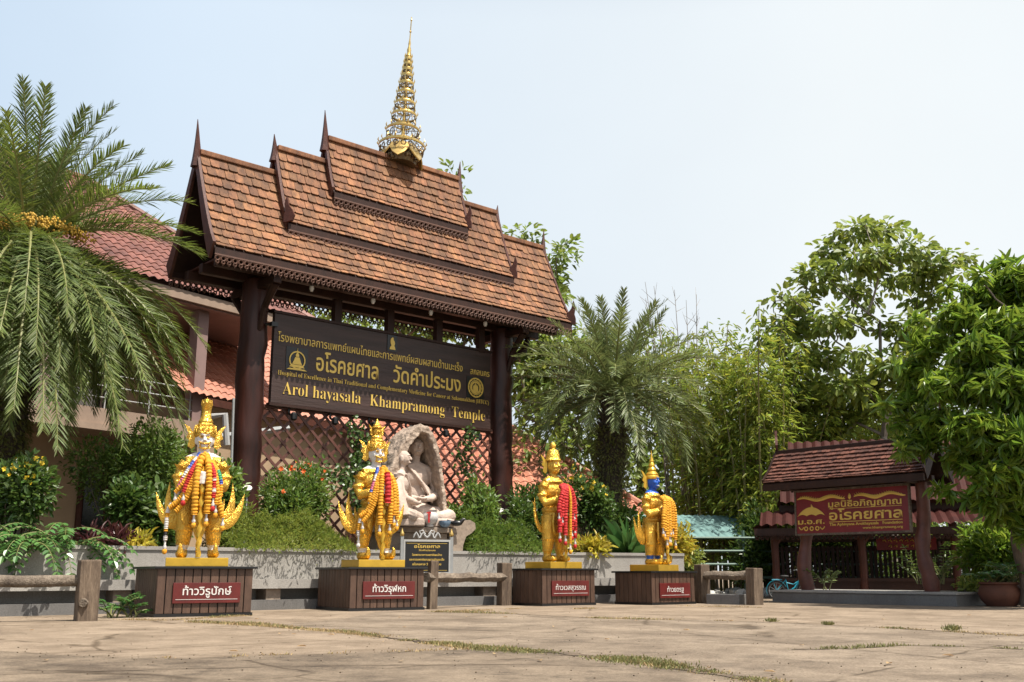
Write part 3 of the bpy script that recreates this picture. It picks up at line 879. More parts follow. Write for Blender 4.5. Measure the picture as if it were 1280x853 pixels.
# local: x along the facade (0 = right end of the eave), y away, z up
roof_sheet('roof', -26, 0, 0, 8.80, 5.4, 13.3, .30, .36, M['tile_red'], house, hip=(0, 5.4))
mb = MB(); mb.tube([(0, 0, 8.84), (-5.4, 5.4, 13.36), (-26, 5.4, 13.36)], .13, n=8); mb.build('roof_ridge', M['tile_red'], house)
mb = MB(); mb.add([(0, 0, 8.75), (-5.4, 5.4, 13.25), (0, 10.8, 8.75)], [(0, 1, 2)]); mb.add([(-26, 10.8, 8.75), (0, 10.8, 8.75), (-5.4, 5.4, 13.25), (-26, 5.4, 13.25)], [(0, 1, 2, 3)]); mb.build('roof_back', M['tile_red'], house)
mb = MB(); mb.box((-26, .06, 8.45), (-.06, .16, 8.74)); mb.box((-.16, .16, 8.45), (-.06, 10.6, 8.74)); mb.build('fascia', M['slab'], house)
mb = MB(); mb.box((-26, .17, 8.40), (-.17, 10.5, 8.45)); mb.build('soffit', M['mauve'], house)
mb = MB(); mb.box((-26, 2.6, 5.0), (-4.0, 10.0, 8.40)); mb.box((-26, 2.6, 0.0), (-4.0, 10.0, 4.45)); mb.build('wall', M['wall'], house)
mb = MB(); mb.box((-26, .35, 4.46), (-3.8, 10.1, 4.98)); mb.build('balcony_slab', M['slab'], house)
mb = MB(); mb.box((-26, .30, 4.38), (-3.75, .345, 4.55)); mb.build('balcony_edge', M['slab'], house)
for x in (-4.15, -9.0, -13.8, -18.6):
    mb = MB(); mb.box((x - .19, .45, 4.99), (x + .19, .83, 8.39)); mb.build('column', M['mauve'], house)
for x in (-6.0, -8.2, -11.2, -14.4, -17.5, -20.5):
    mb = MB(); mb.box((x - .75, 2.53, 5.2), (x + .75, 2.59, 7.5)); wd = mb.build('window', M['mauve'], house)
    mb = MB()
    for q in (-1, 1): mb.box((x + q * .35 - .30, 2.50, 5.3), (x + q * .35 + .30, 2.525, 7.4))
    mb.build('pane', M['glass'], wd)
for x in (-5.2, -9.2, -13.2, -17.4):
    mb = MB(); mb.box((x - 1.25, 2.53, 1.2), (x + 1.25, 2.59, 3.5)); wd = mb.build('window', M['redwood'], house)
    mb = MB()
    for q in (-1, 0, 1): mb.box((x + q * .76 - .33, 2.50, 1.3), (x + q * .76 + .33, 2.525, 3.4))
    mb.build('pane', M['glass'], wd)
for (za, zb) in ((5.45, 5.5), (5.75, 5.79), (6.0, 6.06)):
    pass
mb = MB()
for z in (5.3, 5.62, 5.95): mb.tube([(-26, .5, z), (-4.2, .5, z)], .02, n=6)
for i in range(16): mb.tube([(-4.4 - i * 1.4, .5, 4.98), (-4.4 - i * 1.4, .5, 5.97)], .02, n=6)
mb.build('railing', M['steel'], house)
for x in (-10.0, -7.0, -13.0):
    mb = MB(); mb.bbox((x - .45, 1.9, 5.05), (x + .45, 2.35, 5.75), .03); mb.build('air_conditioner', M['steel'], house)
mb = MB(); mb.tube([(-3.9, .2, 5.15), (-3.7, -.25, 5.2), (-3.6, -.3, 4.3)], .10, n=8); mb.build('downpipe', M['steel'], house)
mb = MB(); mb.tube([(-3.5, .4, 4.6), (-.6, .4, 5.2)], .11, n=6); mb.build('dark_awning_beam', M['greysteel'], house)

hall = thing('tiled_hall', 'orange tiled hall seen beside the house and through the dark lattice', 'building', (-8.9, 30.6, 0), R(63))
roof_sheet('roof', -1.4, 18, 0, 5.75, 5.0, 10.2, .30, .36, M['tile_or'], hall)
mb = MB(); mb.box((-.4, .5, 0), (17.5, 8, 5.6)); mb.build('wall', M['wall'], hall)
mb = MB(); mb.box((-.5, -.05, 5.5), (18, .03, 5.72)); mb.build('fascia', M['redwood'], hall)
mb = MB(); mb.add([(-.5, 5.0, 10.15), (18, 5.0, 10.15), (18, 10, 5.6), (-.5, 10, 5.6)], [(0, 1, 2, 3)]); mb.build('roof_back', M['tile_or'], hall)

hall2 = thing('low_tiled_hall', 'low salmon tiled hall behind the bare-trunked palm and the right gate post', 'building', (5.3, 37.0, 0), R(20))
roof_sheet('roof', -9.6, 0, 0, 2.55, 6.0, 7.6, .32, .36, M['tile_or'], hall2, hip=(0, 6.0))
mb = MB(); mb.tube([(0, 0, 2.6), (-6, 6.0, 7.66), (-9.6, 6.0, 7.66)], .14, n=8); mb.build('roof_ridge', M['tile_or'], hall2)
mb = MB(); mb.add([(0, 0, 2.5), (-6, 6, 7.55), (0, 12, 2.5)], [(0, 1, 2)]); mb.add([(-9.6, 12, 2.5), (0, 12, 2.5), (-6, 6, 7.55), (-9.6, 6, 7.55)], [(0, 1, 2, 3)]); mb.build('roof_back', M['tile_or'], hall2)
mb = MB(); mb.box((-9.5, 1, 0), (-1, 10, 2.45)); mb.build('wall', M['wall'], hall2)

# ================================================================== small sign pavilion at the right

a = Vector((6.39, 23.0)); b = Vector((8.15, 21.0))
d2 = (b - a).normalized(); SW = (b - a).length; SR = math.atan2(d2.y, d2.x)
pb = thing('granite_platform', 'low grey granite platform carrying the small red roofed sign', 'platform', (a.x, a.y, 0), SR)
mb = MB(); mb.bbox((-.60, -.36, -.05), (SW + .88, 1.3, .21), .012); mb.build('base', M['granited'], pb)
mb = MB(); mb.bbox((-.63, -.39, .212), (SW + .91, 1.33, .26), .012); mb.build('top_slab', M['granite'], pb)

sg_ = thing('small_roofed_sign', 'small shingle roofed red signboard with gold lettering between two crooked timber posts', 'sign', (a.x, a.y, 0), SR)
for x, sd in ((0.02, 3), (SW + .12, 8)):
    r2 = random.Random(sd); k = 14
    pts = [(x + .05 * math.sin(i * .55 + sd), .10 + .04 * math.sin(i * .8 + sd), .255 + 2.45 * i / k) for i in range(k + 1)]
    rad = [(.155 - .04 * i / k) * r2.uniform(.88, 1.15) for i in range(k + 1)]
    mb = MB(); mb.tube(pts, rad, n=12); mb.build('post', M['crookpost'], sg_, smooth=60)
rt = MB()
def sroof(z_r, bb, z_e, rows, cols, mat, s0, s1):
    rt = MB()
    for sg in (-1, 1): shingle_slope(rt, s0, s1, sg, z_r, bb, z_e, rows, cols, th=.03, seed=77 + sg)
    off = TR(0, .06, 0)
    rt.v = [off @ v for v in rt.v]
    rf = rt.build('roof', mat, sg_)
    d = MB()
    for sg in (-1, 1): deck(d, s0, s1, sg, z_r, bb, z_e)
    for s in (s0, s1): barge(d, s, z_r, bb, z_e, .14, .05)
    d.box((s0, -bb - .03, z_e - .16), (s1, -bb + .02, z_e - .02)); d.box((s0, bb - .02, z_e - .16), (s1, bb + .03, z_e - .02))
    d.bbox((s0, -.06, z_r - .04), (s1, .06, z_r + .05), .015)
    d.v = [off @ v for v in d.v]
    d.build('roof_frame', M['darkwood'], rf)
    h = MB(); hook(h, s0, 0, z_r + .14, .38, -1); h.v = [off @ v for v in h.v]; h.build('roof_finial', M['redwood'], rf)
    return rf
sroof(3.30, .60, 2.56, 9, 34, M['shingle_dark'], -.55, SW + .55)
mb = MB()
mb.box((-.45, -.04, 2.42), (SW + .45, .08, 2.54)); mb.box((-.05, -.5, 2.40), (.07, 1.0, 2.50)); mb.box((SW + .05, -.5, 2.40), (SW + .17, 1.0, 2.50))
mb.build('beam', M['darkwood'], sg_)
H2 = .94
Mb2 = TR(-.02, -.14, 1.44) @ RX(R(-3))
mb = MB(); mb.box((.02, -.02, .02), (SW - .02, .02, H2 - .02), Mb2); bd = mb.build('signboard', M['signred'], sg_)
mb = MB()
for q in (((-.02, -.035, -.02), (SW + .02, .03, .02)), ((-.02, -.035, H2 - .02), (SW + .02, .03, H2 + .02)), ((-.02, -.035, .0205), (.02, .03, H2 - .0205)), ((SW - .02, -.035, .0205), (SW + .02, .03, H2 - .0205))): mb.box(q[0], q[1], Mb2)
mb.build('frame', M['oldwood'], bd)
k_ = SW / 2.3; v_ = H2
Mt2 = Mb2 @ TR(0, -.022, 0)
text('lettering', 'มูลนิธิอภิญญาณ', M['goldlet'], bd, Mt2, .71 * k_, 2.16 * k_, .595 * v_, .13, .014)
text('lettering', 'อโรคยศาล', M['goldlet'], bd, Mt2, .72 * k_, 2.16 * k_, .305 * v_, .20, .018)
text('lettering', 'The Aphinyana Arokhayasala   Foundation', M['goldlet'], bd, Mt2, .72 * k_, 2.16 * k_, .175 * v_, .06, .012)
text('lettering', 'www.khampramong.org', M['goldlet'], bd, Mt2, 1.39 * k_, 2.16 * k_, .085 * v_, .05, .01)
text('lettering', 'ม.อ.ศ.', M['goldlet'], bd, Mt2, .05 * k_, .62 * k_, .235 * v_, .11, .016)
mb = MB(); mb.box((.72 * k_, -.012, .255 * v_), (2.16 * k_, 0, .268 * v_), Mt2); mb.box((.72 * k_, -.012, .555 * v_), (2.16 * k_, 0, .563 * v_), Mt2)
dome = [(.04 * k_, .42 * v_)]
for i in range(13):
    t = i / 12
    x = .05 + .58 * t; dome.append((x * k_, (.42 + .20 * math.sin(math.pi * t) ** .8) * v_))
dome.insert(8, (.345 * k_, .69 * v_))
bot = [((.63 - .58 * t) * k_, (.42 + .035 * abs(math.sin(3 * math.pi * t))) * v_) for t in [i / 12 for i in range(1, 12)]]
mb.prism(dome + bot, .014, Mt2 @ TR(0, -.006, 0))
for q in range(3): ring(mb, (.22 + .12 * q) * k_, .13 * v_, .05, .02, Mt2, n=14)
for sx in (0, 1):
    mb.tube([((.07 + .10 * t if not sx else .62 - .10 * t) * k_, -.008, (.17 - .06 * math.sin(3 * t)) * v_) for t in [i / 6 for i in range(7)]], .012, n=5, M=Mt2)
for (xa, xb, rev) in ((.04, 1.06, 0), (1.24, 2.24, 1)):
    pts = []; rad = []
    for i in range(23):
        t = i / 22; x = xa + (xb - xa) * t
        tt = t if not rev else 1 - t
        pts.append((x * k_, -.004, (.81 + .035 * math.sin(t * 11)) * v_)); rad.append(.012 + .035 * math.sin(math.pi * min(1, tt * 1.02)) ** .6 * (1.0 if tt > .5 else .75))
    mb.tube(pts, rad, n=6, M=Mt2 @ TR(0, -.004, 0) @ Matrix.Diagonal((1, .25, 1, 1)))
    for i in range(1, 22):
        p = pts[i]; mb.prism([(p[0], p[2] + .01), (p[0] + (.05 if not rev else -.05), p[2] + .055), (p[0] + (.012 if not rev else -.012), p[2] - .01)], .008, Mt2 @ TR(0, -.006, 0))
mb.lathe([(.001, -.07), (.04, -.02), (.03, .03), (.001, .07)], n=10, M=Mt2 @ TR(1.15 * k_, -.004, .82 * v_) @ Matrix.Diagonal((1, .25, 1, 1)))
mb.build('emblem', M['goldlet'], bd)

# open hall behind the small sign
sx0 = at(945, 668, 26.0).x
sala = thing('open_pavilion', 'open timber pavilion with dull red sheet roofs in the shade of the mango tree', 'pavilion', (6.35, 25.9, 0), R(-16))
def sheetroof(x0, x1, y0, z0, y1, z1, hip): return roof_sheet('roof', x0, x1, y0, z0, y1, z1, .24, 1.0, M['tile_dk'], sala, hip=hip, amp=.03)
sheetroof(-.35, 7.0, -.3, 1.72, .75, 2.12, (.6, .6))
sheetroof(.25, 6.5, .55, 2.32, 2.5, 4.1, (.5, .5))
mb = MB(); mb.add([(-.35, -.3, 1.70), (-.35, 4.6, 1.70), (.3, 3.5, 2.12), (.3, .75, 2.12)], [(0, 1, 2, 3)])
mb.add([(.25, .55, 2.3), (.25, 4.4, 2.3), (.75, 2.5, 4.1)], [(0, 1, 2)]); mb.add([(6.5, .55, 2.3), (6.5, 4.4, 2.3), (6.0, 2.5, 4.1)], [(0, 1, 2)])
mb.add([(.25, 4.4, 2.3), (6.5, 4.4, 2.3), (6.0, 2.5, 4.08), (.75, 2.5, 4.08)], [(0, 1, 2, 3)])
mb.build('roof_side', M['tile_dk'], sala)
mb = MB(); mb.box((.3, .78, 2.05), (6.5, .86, 2.31)); mb.box((-.3, -.27, 1.55), (7.0, -.2, 1.69)); mb.build('fascia', M['darkwood'], sala)
mb = MB(); fretwork(mb, -.3, 7.0, -.24, 1.55, .12, .12); mb.build('trim', M['darkwood'], sala)
for x in (.15, 2.2, 4.3, 6.3):
    for y in (.05, 3.6):
        mb = MB(); mb.tube([(x, y, 0), (x + .02, y, .9), (x, y, 1.8)], [.10, .09, .10], n=9); mb.tube([(x, y, 1.25), (x + .3, y, 1.65)], .05, n=6); mb.build('post', M['redwood'], sala, smooth=50)
mb = MB(); mb.box((.1, .0, .42), (6.4, .5, .50)); mb.box((.1, .05, .12), (6.4, .12, .42)); mb.build('bench', M['darkwood'], sala)
mb = MB(); mb.box((0, 3.3, 0), (6.5, 3.35, .1)); mb.build('floor', M['granited'], sala)
mb = MB(); mb.box((2.6, .9, 1.18), (4.0, .94, 1.50)); hs_ = mb.build('hanging_sign', M['signred'], sala)
mb = MB()
for i in range(9):
    mb.tube([(2.75 + .13 * i, .885, 1.40), (2.80 + .13 * i, .885, 1.43), (2.83 + .13 * i, .885, 1.37)], .012, n=4)
    if i % 3: mb.tube([(2.75 + .13 * i, .885, 1.27), (2.82 + .13 * i, .885, 1.30), (2.81 + .13 * i, .885, 1.24)], .012, n=4)
mb.build('lettering', M['goldlet'], hs_)

fn = thing('dark_picket_fence', 'dark brown timber picket fence closing the shaded pavilion behind the small sign', 'fence', (6.9, 27.3, 0), R(-14))
mb = MB()
for i in range(62): mb.box((i * .115, 0, .32), (i * .115 + .075, .03, 1.30))
mb.build('pickets', M['darkwood'], fn)
for z in (.42, 1.18, 1.40):
    mb = MB(); mb.box((0, .032, z), (7.1, .09, z + .08)); mb.build('rail', M['darkwood'], fn)
for x in (0.0, 2.2, 4.4, 6.9):
    mb = MB(); mb.box((x - .06, .095, 0), (x + .06, .2, 1.55)); mb.build('fence_post', M['darkwood'], fn)

# pale green rail fence and teal sheet roof beyond the middle palm
fr = thing('green_pipe_fence', 'pale green pipe rail fence among the bamboo stems', 'fence', (4.9, 28.2, 0), R(4))
for z in (.5, .85, 1.2, 1.55):
    mb = MB(); mb.tube([(-.5, 0, z), (5.4, 0, z)], .035, n=6); mb.build('rail', M['greenrail'], fr)
for x in (-.4, 1.4, 3.2, 5.0):
    mb = MB(); mb.tube([(x, .07, 0), (x, .07, 1.75)], .04, n=6); mb.build('fence_post', M['greenrail'], fr)
ts = thing('teal_shelter', 'pale teal sheet roof shelter half hidden behind the blue faced guardian', 'shelter', (4.75, 29.2, 0), R(10))
roof_sheet('roof', -1.3, 2.3, -.5, 1.55, 1.0, 2.25, .2, 1.2, M['teal'], ts, amp=.015)
for x in (-1.1, 2.1):
    for y, h in ((-.35, 1.6), (.9, 2.2)):
        mb = MB(); mb.tube([(x, y, 0), (x, y, h)], .05, n=6); mb.build('post', M['steel'], ts)
# ================================================================== pedestals
PED = [  # corner, yaw, width, depth, height, name writing
    ((-5.16, 15.28), 31, 1.42, 1.50, .72, 'ท้าววิรูปักษ์', 'slatted brown pedestal at far left whose red plaque is the largest'),
    ((-2.72, 17.66), 32.5, 1.40, 1.40, .72, 'ท้าววิรุฬหก', 'slatted brown pedestal in front of the stone altar, with a red name plaque'),
    ((0.58, 20.32), 37, 1.36, .95, .71, 'ท้าวเวสสุวรรณ', 'slatted brown pedestal under the plain gold guardian with red garlands'),
    ((2.78, 20.97), 41, 1.34, 1.0, .66, 'ท้าวธตรฐ', 'slatted brown pedestal at the right end, under the blue faced guardian')]
def pedestal(c, yaw, w, d, h, writing, label):
    frac = {'ท้าววิรูปักษ์': .72, 'ท้าววิรุฬหก': .64, 'ท้าวเวสสุวรรณ': .80}.get(writing, .54)
    t = thing('pedestal', label, 'pedestal', (c[0], c[1], 0), R(yaw), 'brown slatted pedestals in a row')
    mb = MB(); mb.box((.03, .03, .05), (w - .03, d - .03, h - .03)); mb.build('core', M['black'], t)
    mb = MB()
    n = 11; st = w / n
    for i in range(n):
        mb.bbox((i * st + .006, 0, .045), ((i + 1) * st - .008, .028, h - .035), .006)
    m2 = max(6, int(d / st)); sd = (d - .03) / m2
    for i in range(m2):
        mb.bbox((0, .029 + i * sd + .005, .045), (.028, .029 + (i + 1) * sd - .006, h - .035), .006)
        mb.bbox((w - .028, .029 + i * sd + .005, .045), (w, .029 + (i + 1) * sd - .006, h - .035), .006)
    mb.build('cladding', M['clad'], t)
    mb = MB(); mb.bbox((-.05, -.05, h - .035), (w + .05, d + .05, h), .006); mb.build('top_slab', M['black'], t)
    mb = MB(); mb.box((-.012, -.012, -.03), (w + .012, d + .012, .044)); mb.build('base_strip', M['black'], t)
    pw = .70 * w
    mb = MB(); mb.bbox((w / 2 - pw / 2 + .02, -.03, h - .53), (w / 2 + pw / 2 + .02, -.002, h - .235), .006)
    pq = mb.build('name_plaque', M['plaque'], t)
    Mx = TR(w / 2 - pw / 2 + .02, -.031, h - .53)
    text('lettering', writing, M['white'], pq, Mx, pw * (.5 - frac / 2), pw * (.5 + frac / 2), .12, .115 if w > 1.37 else .10, .010 if w > 1.37 else -.004, .005)
    mb = MB(); mb.box((.04, -.004, .052), (pw - .04, 0, .058), Mx); mb.build('rule', M['white'], pq)
    return Vector((c[0], c[1], 0)) + Matrix.Rotation(R(yaw), 3, 'Z') @ Vector((w / 2, min(d / 2, .62), 0))
centres = [pedestal(*p) for p in PED]

# ================================================================== guardians
def flame(kind='wing'):
    if kind == 'wing':    # hooked flame in x (outward), z (up)
        return [(0, .02), (.10, -.10), (.26, -.13), (.40, -.04), (.50, .12), (.57, .30), (.63, .50), (.50, .36), (.45, .28), (.47, .45), (.45, .62), (.41, .74), (.36, .58), (.34, .42), (.29, .26), (.22, .16), (.14, .14), (.06, .16)]
        return [(0, .0), (.16, -.10), (.34, -.04), (.46, .12), (.56, .33), (.60, .50), (.50, .40), (.43, .26), (.44, .48), (.36, .78), (.30, .55), (.29, .34), (.20, .36), (.16, .62), (.10, .36), (.04, .22)]
    if kind == 'thin':
        return [(0, .0), (.14, -.02), (.26, .08), (.34, .25), (.38, .45), (.47, .62), (.36, .58), (.35, .74), (.28, .50), (.22, .26), (.12, .14), (0, .14)]
    if kind == 'ear':
        return [(0, -.10), (.05, -.14), (.12, -.10), (.09, -.02), (.15, .02), (.12, .10), (.19, .22), (.10, .17), (.06, .12), (.02, .10), (0, .05)]
    if kind == 'shoulder':
        return [(-.08, -.05), (.03, -.09), (.10, -.05), (.20, .06), (.11, .04), (.06, .07), (-.02, .08), (-.08, .05)]

def smoothpath(P, step):
    P = [Vector(p) for p in P]
    out = []
    for i in range(len(P) - 1):
        p0 = P[max(i - 1, 0)]; p1 = P[i]; p2 = P[i + 1]; p3 = P[min(i + 2, len(P) - 1)]
        n = max(2, int((p2 - p1).length / step))
        for k in range(n):
            t = k / n
            out.append(.5 * ((2 * p1) + (p2 - p0) * t + (2 * p0 - 5 * p1 + 4 * p2 - p3) * t * t + (3 * p1 - p0 - 3 * p2 + p3) * t ** 3))
    out.append(P[-1])
    return out
def guardian(label, loc, yaw, face_mat, slim, zs, crown, wing='wing', club_top=1.42, face_col='white', feet=0.27):
    t = thing('guardian_statue', label, 'statue', loc, R(yaw), 'golden temple guardians standing on brown pedestals')
    p = MB(); p.bbox((-.50, -.42, 0), (.50, .42, .13), .01); p.build('plinth', M['goldsm'], t)
    S = lambda x, y, z: (x * slim, y, .13 + z * zs)
    b = MB()
    for s in (-1, 1):
        fx = feet * s
        b.ell(S(fx * 1.04, -.12, .06), (.10, .20, .07)); b.ell(S(fx, .02, .06), (.095, .12, .075))
        if wing == 'wing': b.tube([S(fx * 1.06, -.24, .05), S(fx * 1.12, -.34, .09), S(fx * 1.14, -.36, .17), S(fx * 1.14, -.31, .22)], [.07, .055, .035, .012], n=9)
        b.tube([S(fx, 0, .05), S(fx, 0, .14), S(fx * .98, -.01, .30), S(fx * .93, -.03, .44), S(fx * .86, -.02, .60), S(fx * .62, 0, .86)], [.09, .085, .13, .145, .175, .20], n=14)
        b.ell(S(fx * .94, -.05, .46), (.135, .13, .09)); b.tube([S(fx, 0, .20), S(fx, 0, .235)], [.115, .118], n=14)
        b.lathe([(.10, .0), (.165, .05), (.15, .08), (.12, .1)], 14, TR(*S(fx * .95, -.02, .38)))
        # arms
        b.tube([S(.30 * s, .0, 1.50), S(.37 * s, .01, 1.40), S(.42 * s, -.02, 1.20), S(.40 * s, -.07, 1.12), S(.26 * s, -.24, 1.16), S(.10 * s, -.34, 1.22), S(.05 * s, -.36, 1.23)], [.105, .108, .092, .088, .078, .06, .053], n=12)
        b.lathe([(.115, -.03), (.135, 0), (.115, .03)], 12, TR(*S(.41 * s, 0, 1.28)))
        b.tube([S(.20 * s, -.285, 1.185), S(.15 * s, -.315, 1.205)], [.092, .09], n=12)
        # hand closed round the club: palm, four fingers, thumb
        zc = 1.27 if s > 0 else 1.19
        b.ell(S(.055 * s, -.37, zc), (.05, .065, .055), 10, 7)
        for q in range(4):
            zf = zc + .045 - q * .030
            L = (.95, 1.1, 1.05, .85)[q]
            b.tube([S(.065 * s, -.40, zf), S(.055 * s, -.445, zf), S(.0 * s, -.465, zf - .003), S(-.05 * s * L, -.44, zf - .006)], [.018, .018, .017, .014], n=7)
        b.tube([S(.05 * s, -.35, zc + .04), S(.01 * s, -.40, zc + .075), S(-.035 * s, -.43, zc + .07)], [.02, .019, .014], n=7)
    b.ell(S(0, .02, .90), (.30 * slim, .23, .20)); b.ell(S(0, -.02, 1.10), (.25 * slim, .20, .22)); b.ell(S(0, .0, 1.38), (.30 * slim, .20, .22))
    b.lathe([(.29, -.05), (.32, -.02), (.31, .03), (.29, .05)], 20, TR(*S(0, .01, 1.0)), sx=slim, sy=.8)
    b.lathe([(.33, -.10), (.35, -.07), (.31, .05), (.27, .10)], 20, TR(*S(0, .01, .82)), sx=slim, sy=.8)
    b.tube([S(-.30, .01, 1.50), S(-.15, .01, 1.55), S(.15, .01, 1.55), S(.30, .01, 1.50)], [.10, .12, .12, .10], n=12)
    b.lathe([(.22, -.06), (.24, -.03), (.17, .05), (.115, .08)], 18, TR(*S(0, -.0, 1.57)), sy=.85)
    b.tube([S(0, 0, 1.52), S(0, -.01, 1.65), S(0, -.02, 1.80)], [.125, .095, .095], n=14)
    # head
    hz = 1.86
    b.ell(S(0, -.02, hz + .02), (.150, .165, .165 * zs + .005), 18, 12)
    b.ell(S(0, -.07, hz - .085), (.115, .12, .085), 14, 9)                      # jaw
    b.tube([S(0, -.175, hz + .06), S(0, -.205, hz + .0), S(0, -.215, hz - .025)], [.022, .032, .036], n=8)   # nose
    for s in (-1, 1):
        b.ell(S(.035 * s, -.185, hz - .03), (.026, .026, .02), 8, 6)
        b.ell(S(.085 * s, -.135, hz - .025), (.05, .045, .045), 10, 7)           # cheek
        b.tube([S(.01 * s, -.185, hz + .075), S(.06 * s, -.178, hz + .095), S(.12 * s, -.125, hz + .085)], [.018, .022, .014], n=8)  # brow
        b.ell(S(.062 * s, -.155, hz + .045), (.030, .022, .020), 9, 7)           # eyeball
        b.ell(S(.158 * s, .0, hz + .01), (.022, .045, .07), 8, 7)                # ear
    b.tube([S(-.085, -.145, hz - .085), S(-.03, -.185, hz - .075), S(.03, -.185, hz - .075), S(.085, -.145, hz - .085)], [.014, .022, .022, .014], n=8)
    b.tube([S(-.075, -.145, hz - .105), S(0, -.19, hz - .112), S(.075, -.145, hz - .105)], [.014, .024, .014], n=8)
    zneck = .13 + 1.60 * zs
    def paint(c):
        if face_mat is M['gold']: return 0
        if c.z > zneck and (c.x ** 2 + c.y ** 2) < .30 ** 2: return 1
        if .13 + 1.10 * zs < c.z < .13 + 1.34 * zs and c.y < -.345 and abs(c.x) < .15: return 1
        if abs(c.z - (.13 + .165 * zs)) < .035 and c.y > -.12: return 1
        return 0
    body = voxel(b, 'body', [M['gold'], face_mat], t, .0125, 3, paint)
    # face pieces
    f = MB()
    for s in (-1, 1): f.ell(S(.062 * s, -.170, hz + .045), (.020, .012, .012), 8, 6)
    f.build('eyes', M['gold'] if face_col == 'white' else M['white'], body, smooth=60)
    f = MB()
    for s in (-1, 1): f.ell(S(.062 * s, -.181, hz + .045), (.008, .006, .009), 8, 6)
    f.build('pupils', M['black'], body, smooth=60)
    if face_col == 'white':
        f = MB()
        for s in (-1, 1):
            f.tube([S(.0, -.222, hz - .065), S(.05 * s, -.205, hz - .06), S(.10 * s, -.165, hz - .035), S(.13 * s, -.125, hz + .0)], [.012, .017, .016, .004], n=6)
            f.tube([S(.012 * s, -.222, hz + .095), S(.065 * s, -.208, hz + .118), S(.13 * s, -.135, hz + .125)], [.008, .015, .005], n=6)
            f.tube([S(.075 * s, -.165, hz - .115), S(.085 * s, -.185, hz - .08), S(.095 * s, -.175, hz - .05)], [.014, .012, .003], n=6)
            f.tube([S(.062 * s - .045, -.188, hz + .045), S(.062 * s, -.196, hz + .064), S(.062 * s + .045, -.182, hz + .045), S(.062 * s, -.194, hz + .028), S(.062 * s - .045, -.188, hz + .045)], .007, n=5)
        f.tube([S(-.10, -.15, hz - .125), S(0, -.205, hz - .145), S(.10, -.15, hz - .125)], [.012, .022, .012], n=6)
        f.build('gilded_face_lines', M['gold'], body, smooth=60)
    elif face_col == 'blue':
        f = MB(); f.tube([S(-.06, -.175, hz - .092), S(0, -.212, hz - .093), S(.06, -.175, hz - .092)], [.006, .012, .006], n=6)
        f.build('mouth', M['white'], body, smooth=60)
    # sash and aprons
    g = MB(); yb = -.30
    poly = [(-.09, .92), (.09, .92), (.13, .60), (.10, .40), (.0, .18), (-.10, .40), (-.13, .60)]
    g.prism([(q[0] * slim, .13 + q[1] * zs) for q in poly], .035, TR(0, yb + .03, 0), bulge=.02)
    g.build('front_sash', M['gold'], t, smooth=30)
    for s in (-1, 1):
        g = MB()
        poly = [(0, .95), (.20, .93), (.27, .74), (.22, .56), (.12, .48), (.06, .66)]
        g.prism([(q[0], .13 + q[1] * zs - .0) for q in poly], .035, TR(.10 * s * slim, -.22, 0) @ RZ(R(-24 * s)) @ Matrix.Diagonal((s, 1, 1, 1)), bulge=.03)
        g.build('hip_panel', M['gold'], t, smooth=30)
    if wing:
        for s in ((-1, 1) if wing == 'wing' else (-1,)):
            g = MB()
            Mw = TR(*S(.20 * s, .06, .58)) @ RZ(R(8 * s)) @ Matrix.Diagonal((s * .9, .34, .92, 1))
            if wing == 'wing':
                tong = [([(0, .06), (.14, -.02), (.30, -.03), (.44, .07), (.54, .24), (.62, .48)], .115), ([(.10, .04), (.26, .06), (.35, .18), (.39, .38), (.38, .66)], .095), ([(.04, .08), (.14, .14), (.22, .24), (.235, .38)], .06)]
            else:
                tong = [([(0, .04), (.16, .04), (.28, .18), (.34, .38), (.37, .56), (.45, .66)], .065), ([(.26, .16), (.34, .36), (.36, .74)], .05)]
            for P_, r_ in tong:
                Q_ = smoothpath([(q[0], 0, q[1]) for q in P_], .05)
                m_ = len(Q_) - 1
                g.tube(Q_, [r_ * (.9 + .3 * math.sin(math.pi * i / m_)) * max(.04, (1 - (i / m_) ** 1.6)) for i in range(m_ + 1)], n=10, M=Mw)
            g.build('hip_wing', M['gold'], t, smooth=60)
    for s in (-1, 1):
        g = MB()
        k = .6 if crown in ('helmet',) else .70
        g.prism([(q[0] * k, q[1] * k) for q in flame('shoulder')], .16, TR(*S(.37 * s, -.01, 1.43)) @ Matrix.Diagonal((s, 1, 1, 1)), bulge=.06)
        g.build('shoulder_flare', M['gold'], t, smooth=40)
    # club
    g = MB()
    n = 46; zt = .13 + club_top * zs
    g.tube([(0, -.40, .135 + (zt - .135) * i / n) for i in range(n + 1)], [.042 + .004 * math.sin(i) if i < n - 3 else .05 - .012 * (i - n + 3) for i in range(n + 1)], n=9, star=[1.15, .9, .78], twist=.30)
    g.build('club', M['goldsm'], t, smooth=60)
    # crown
    z0 = .13 + 1.97 * zs
    g = MB()
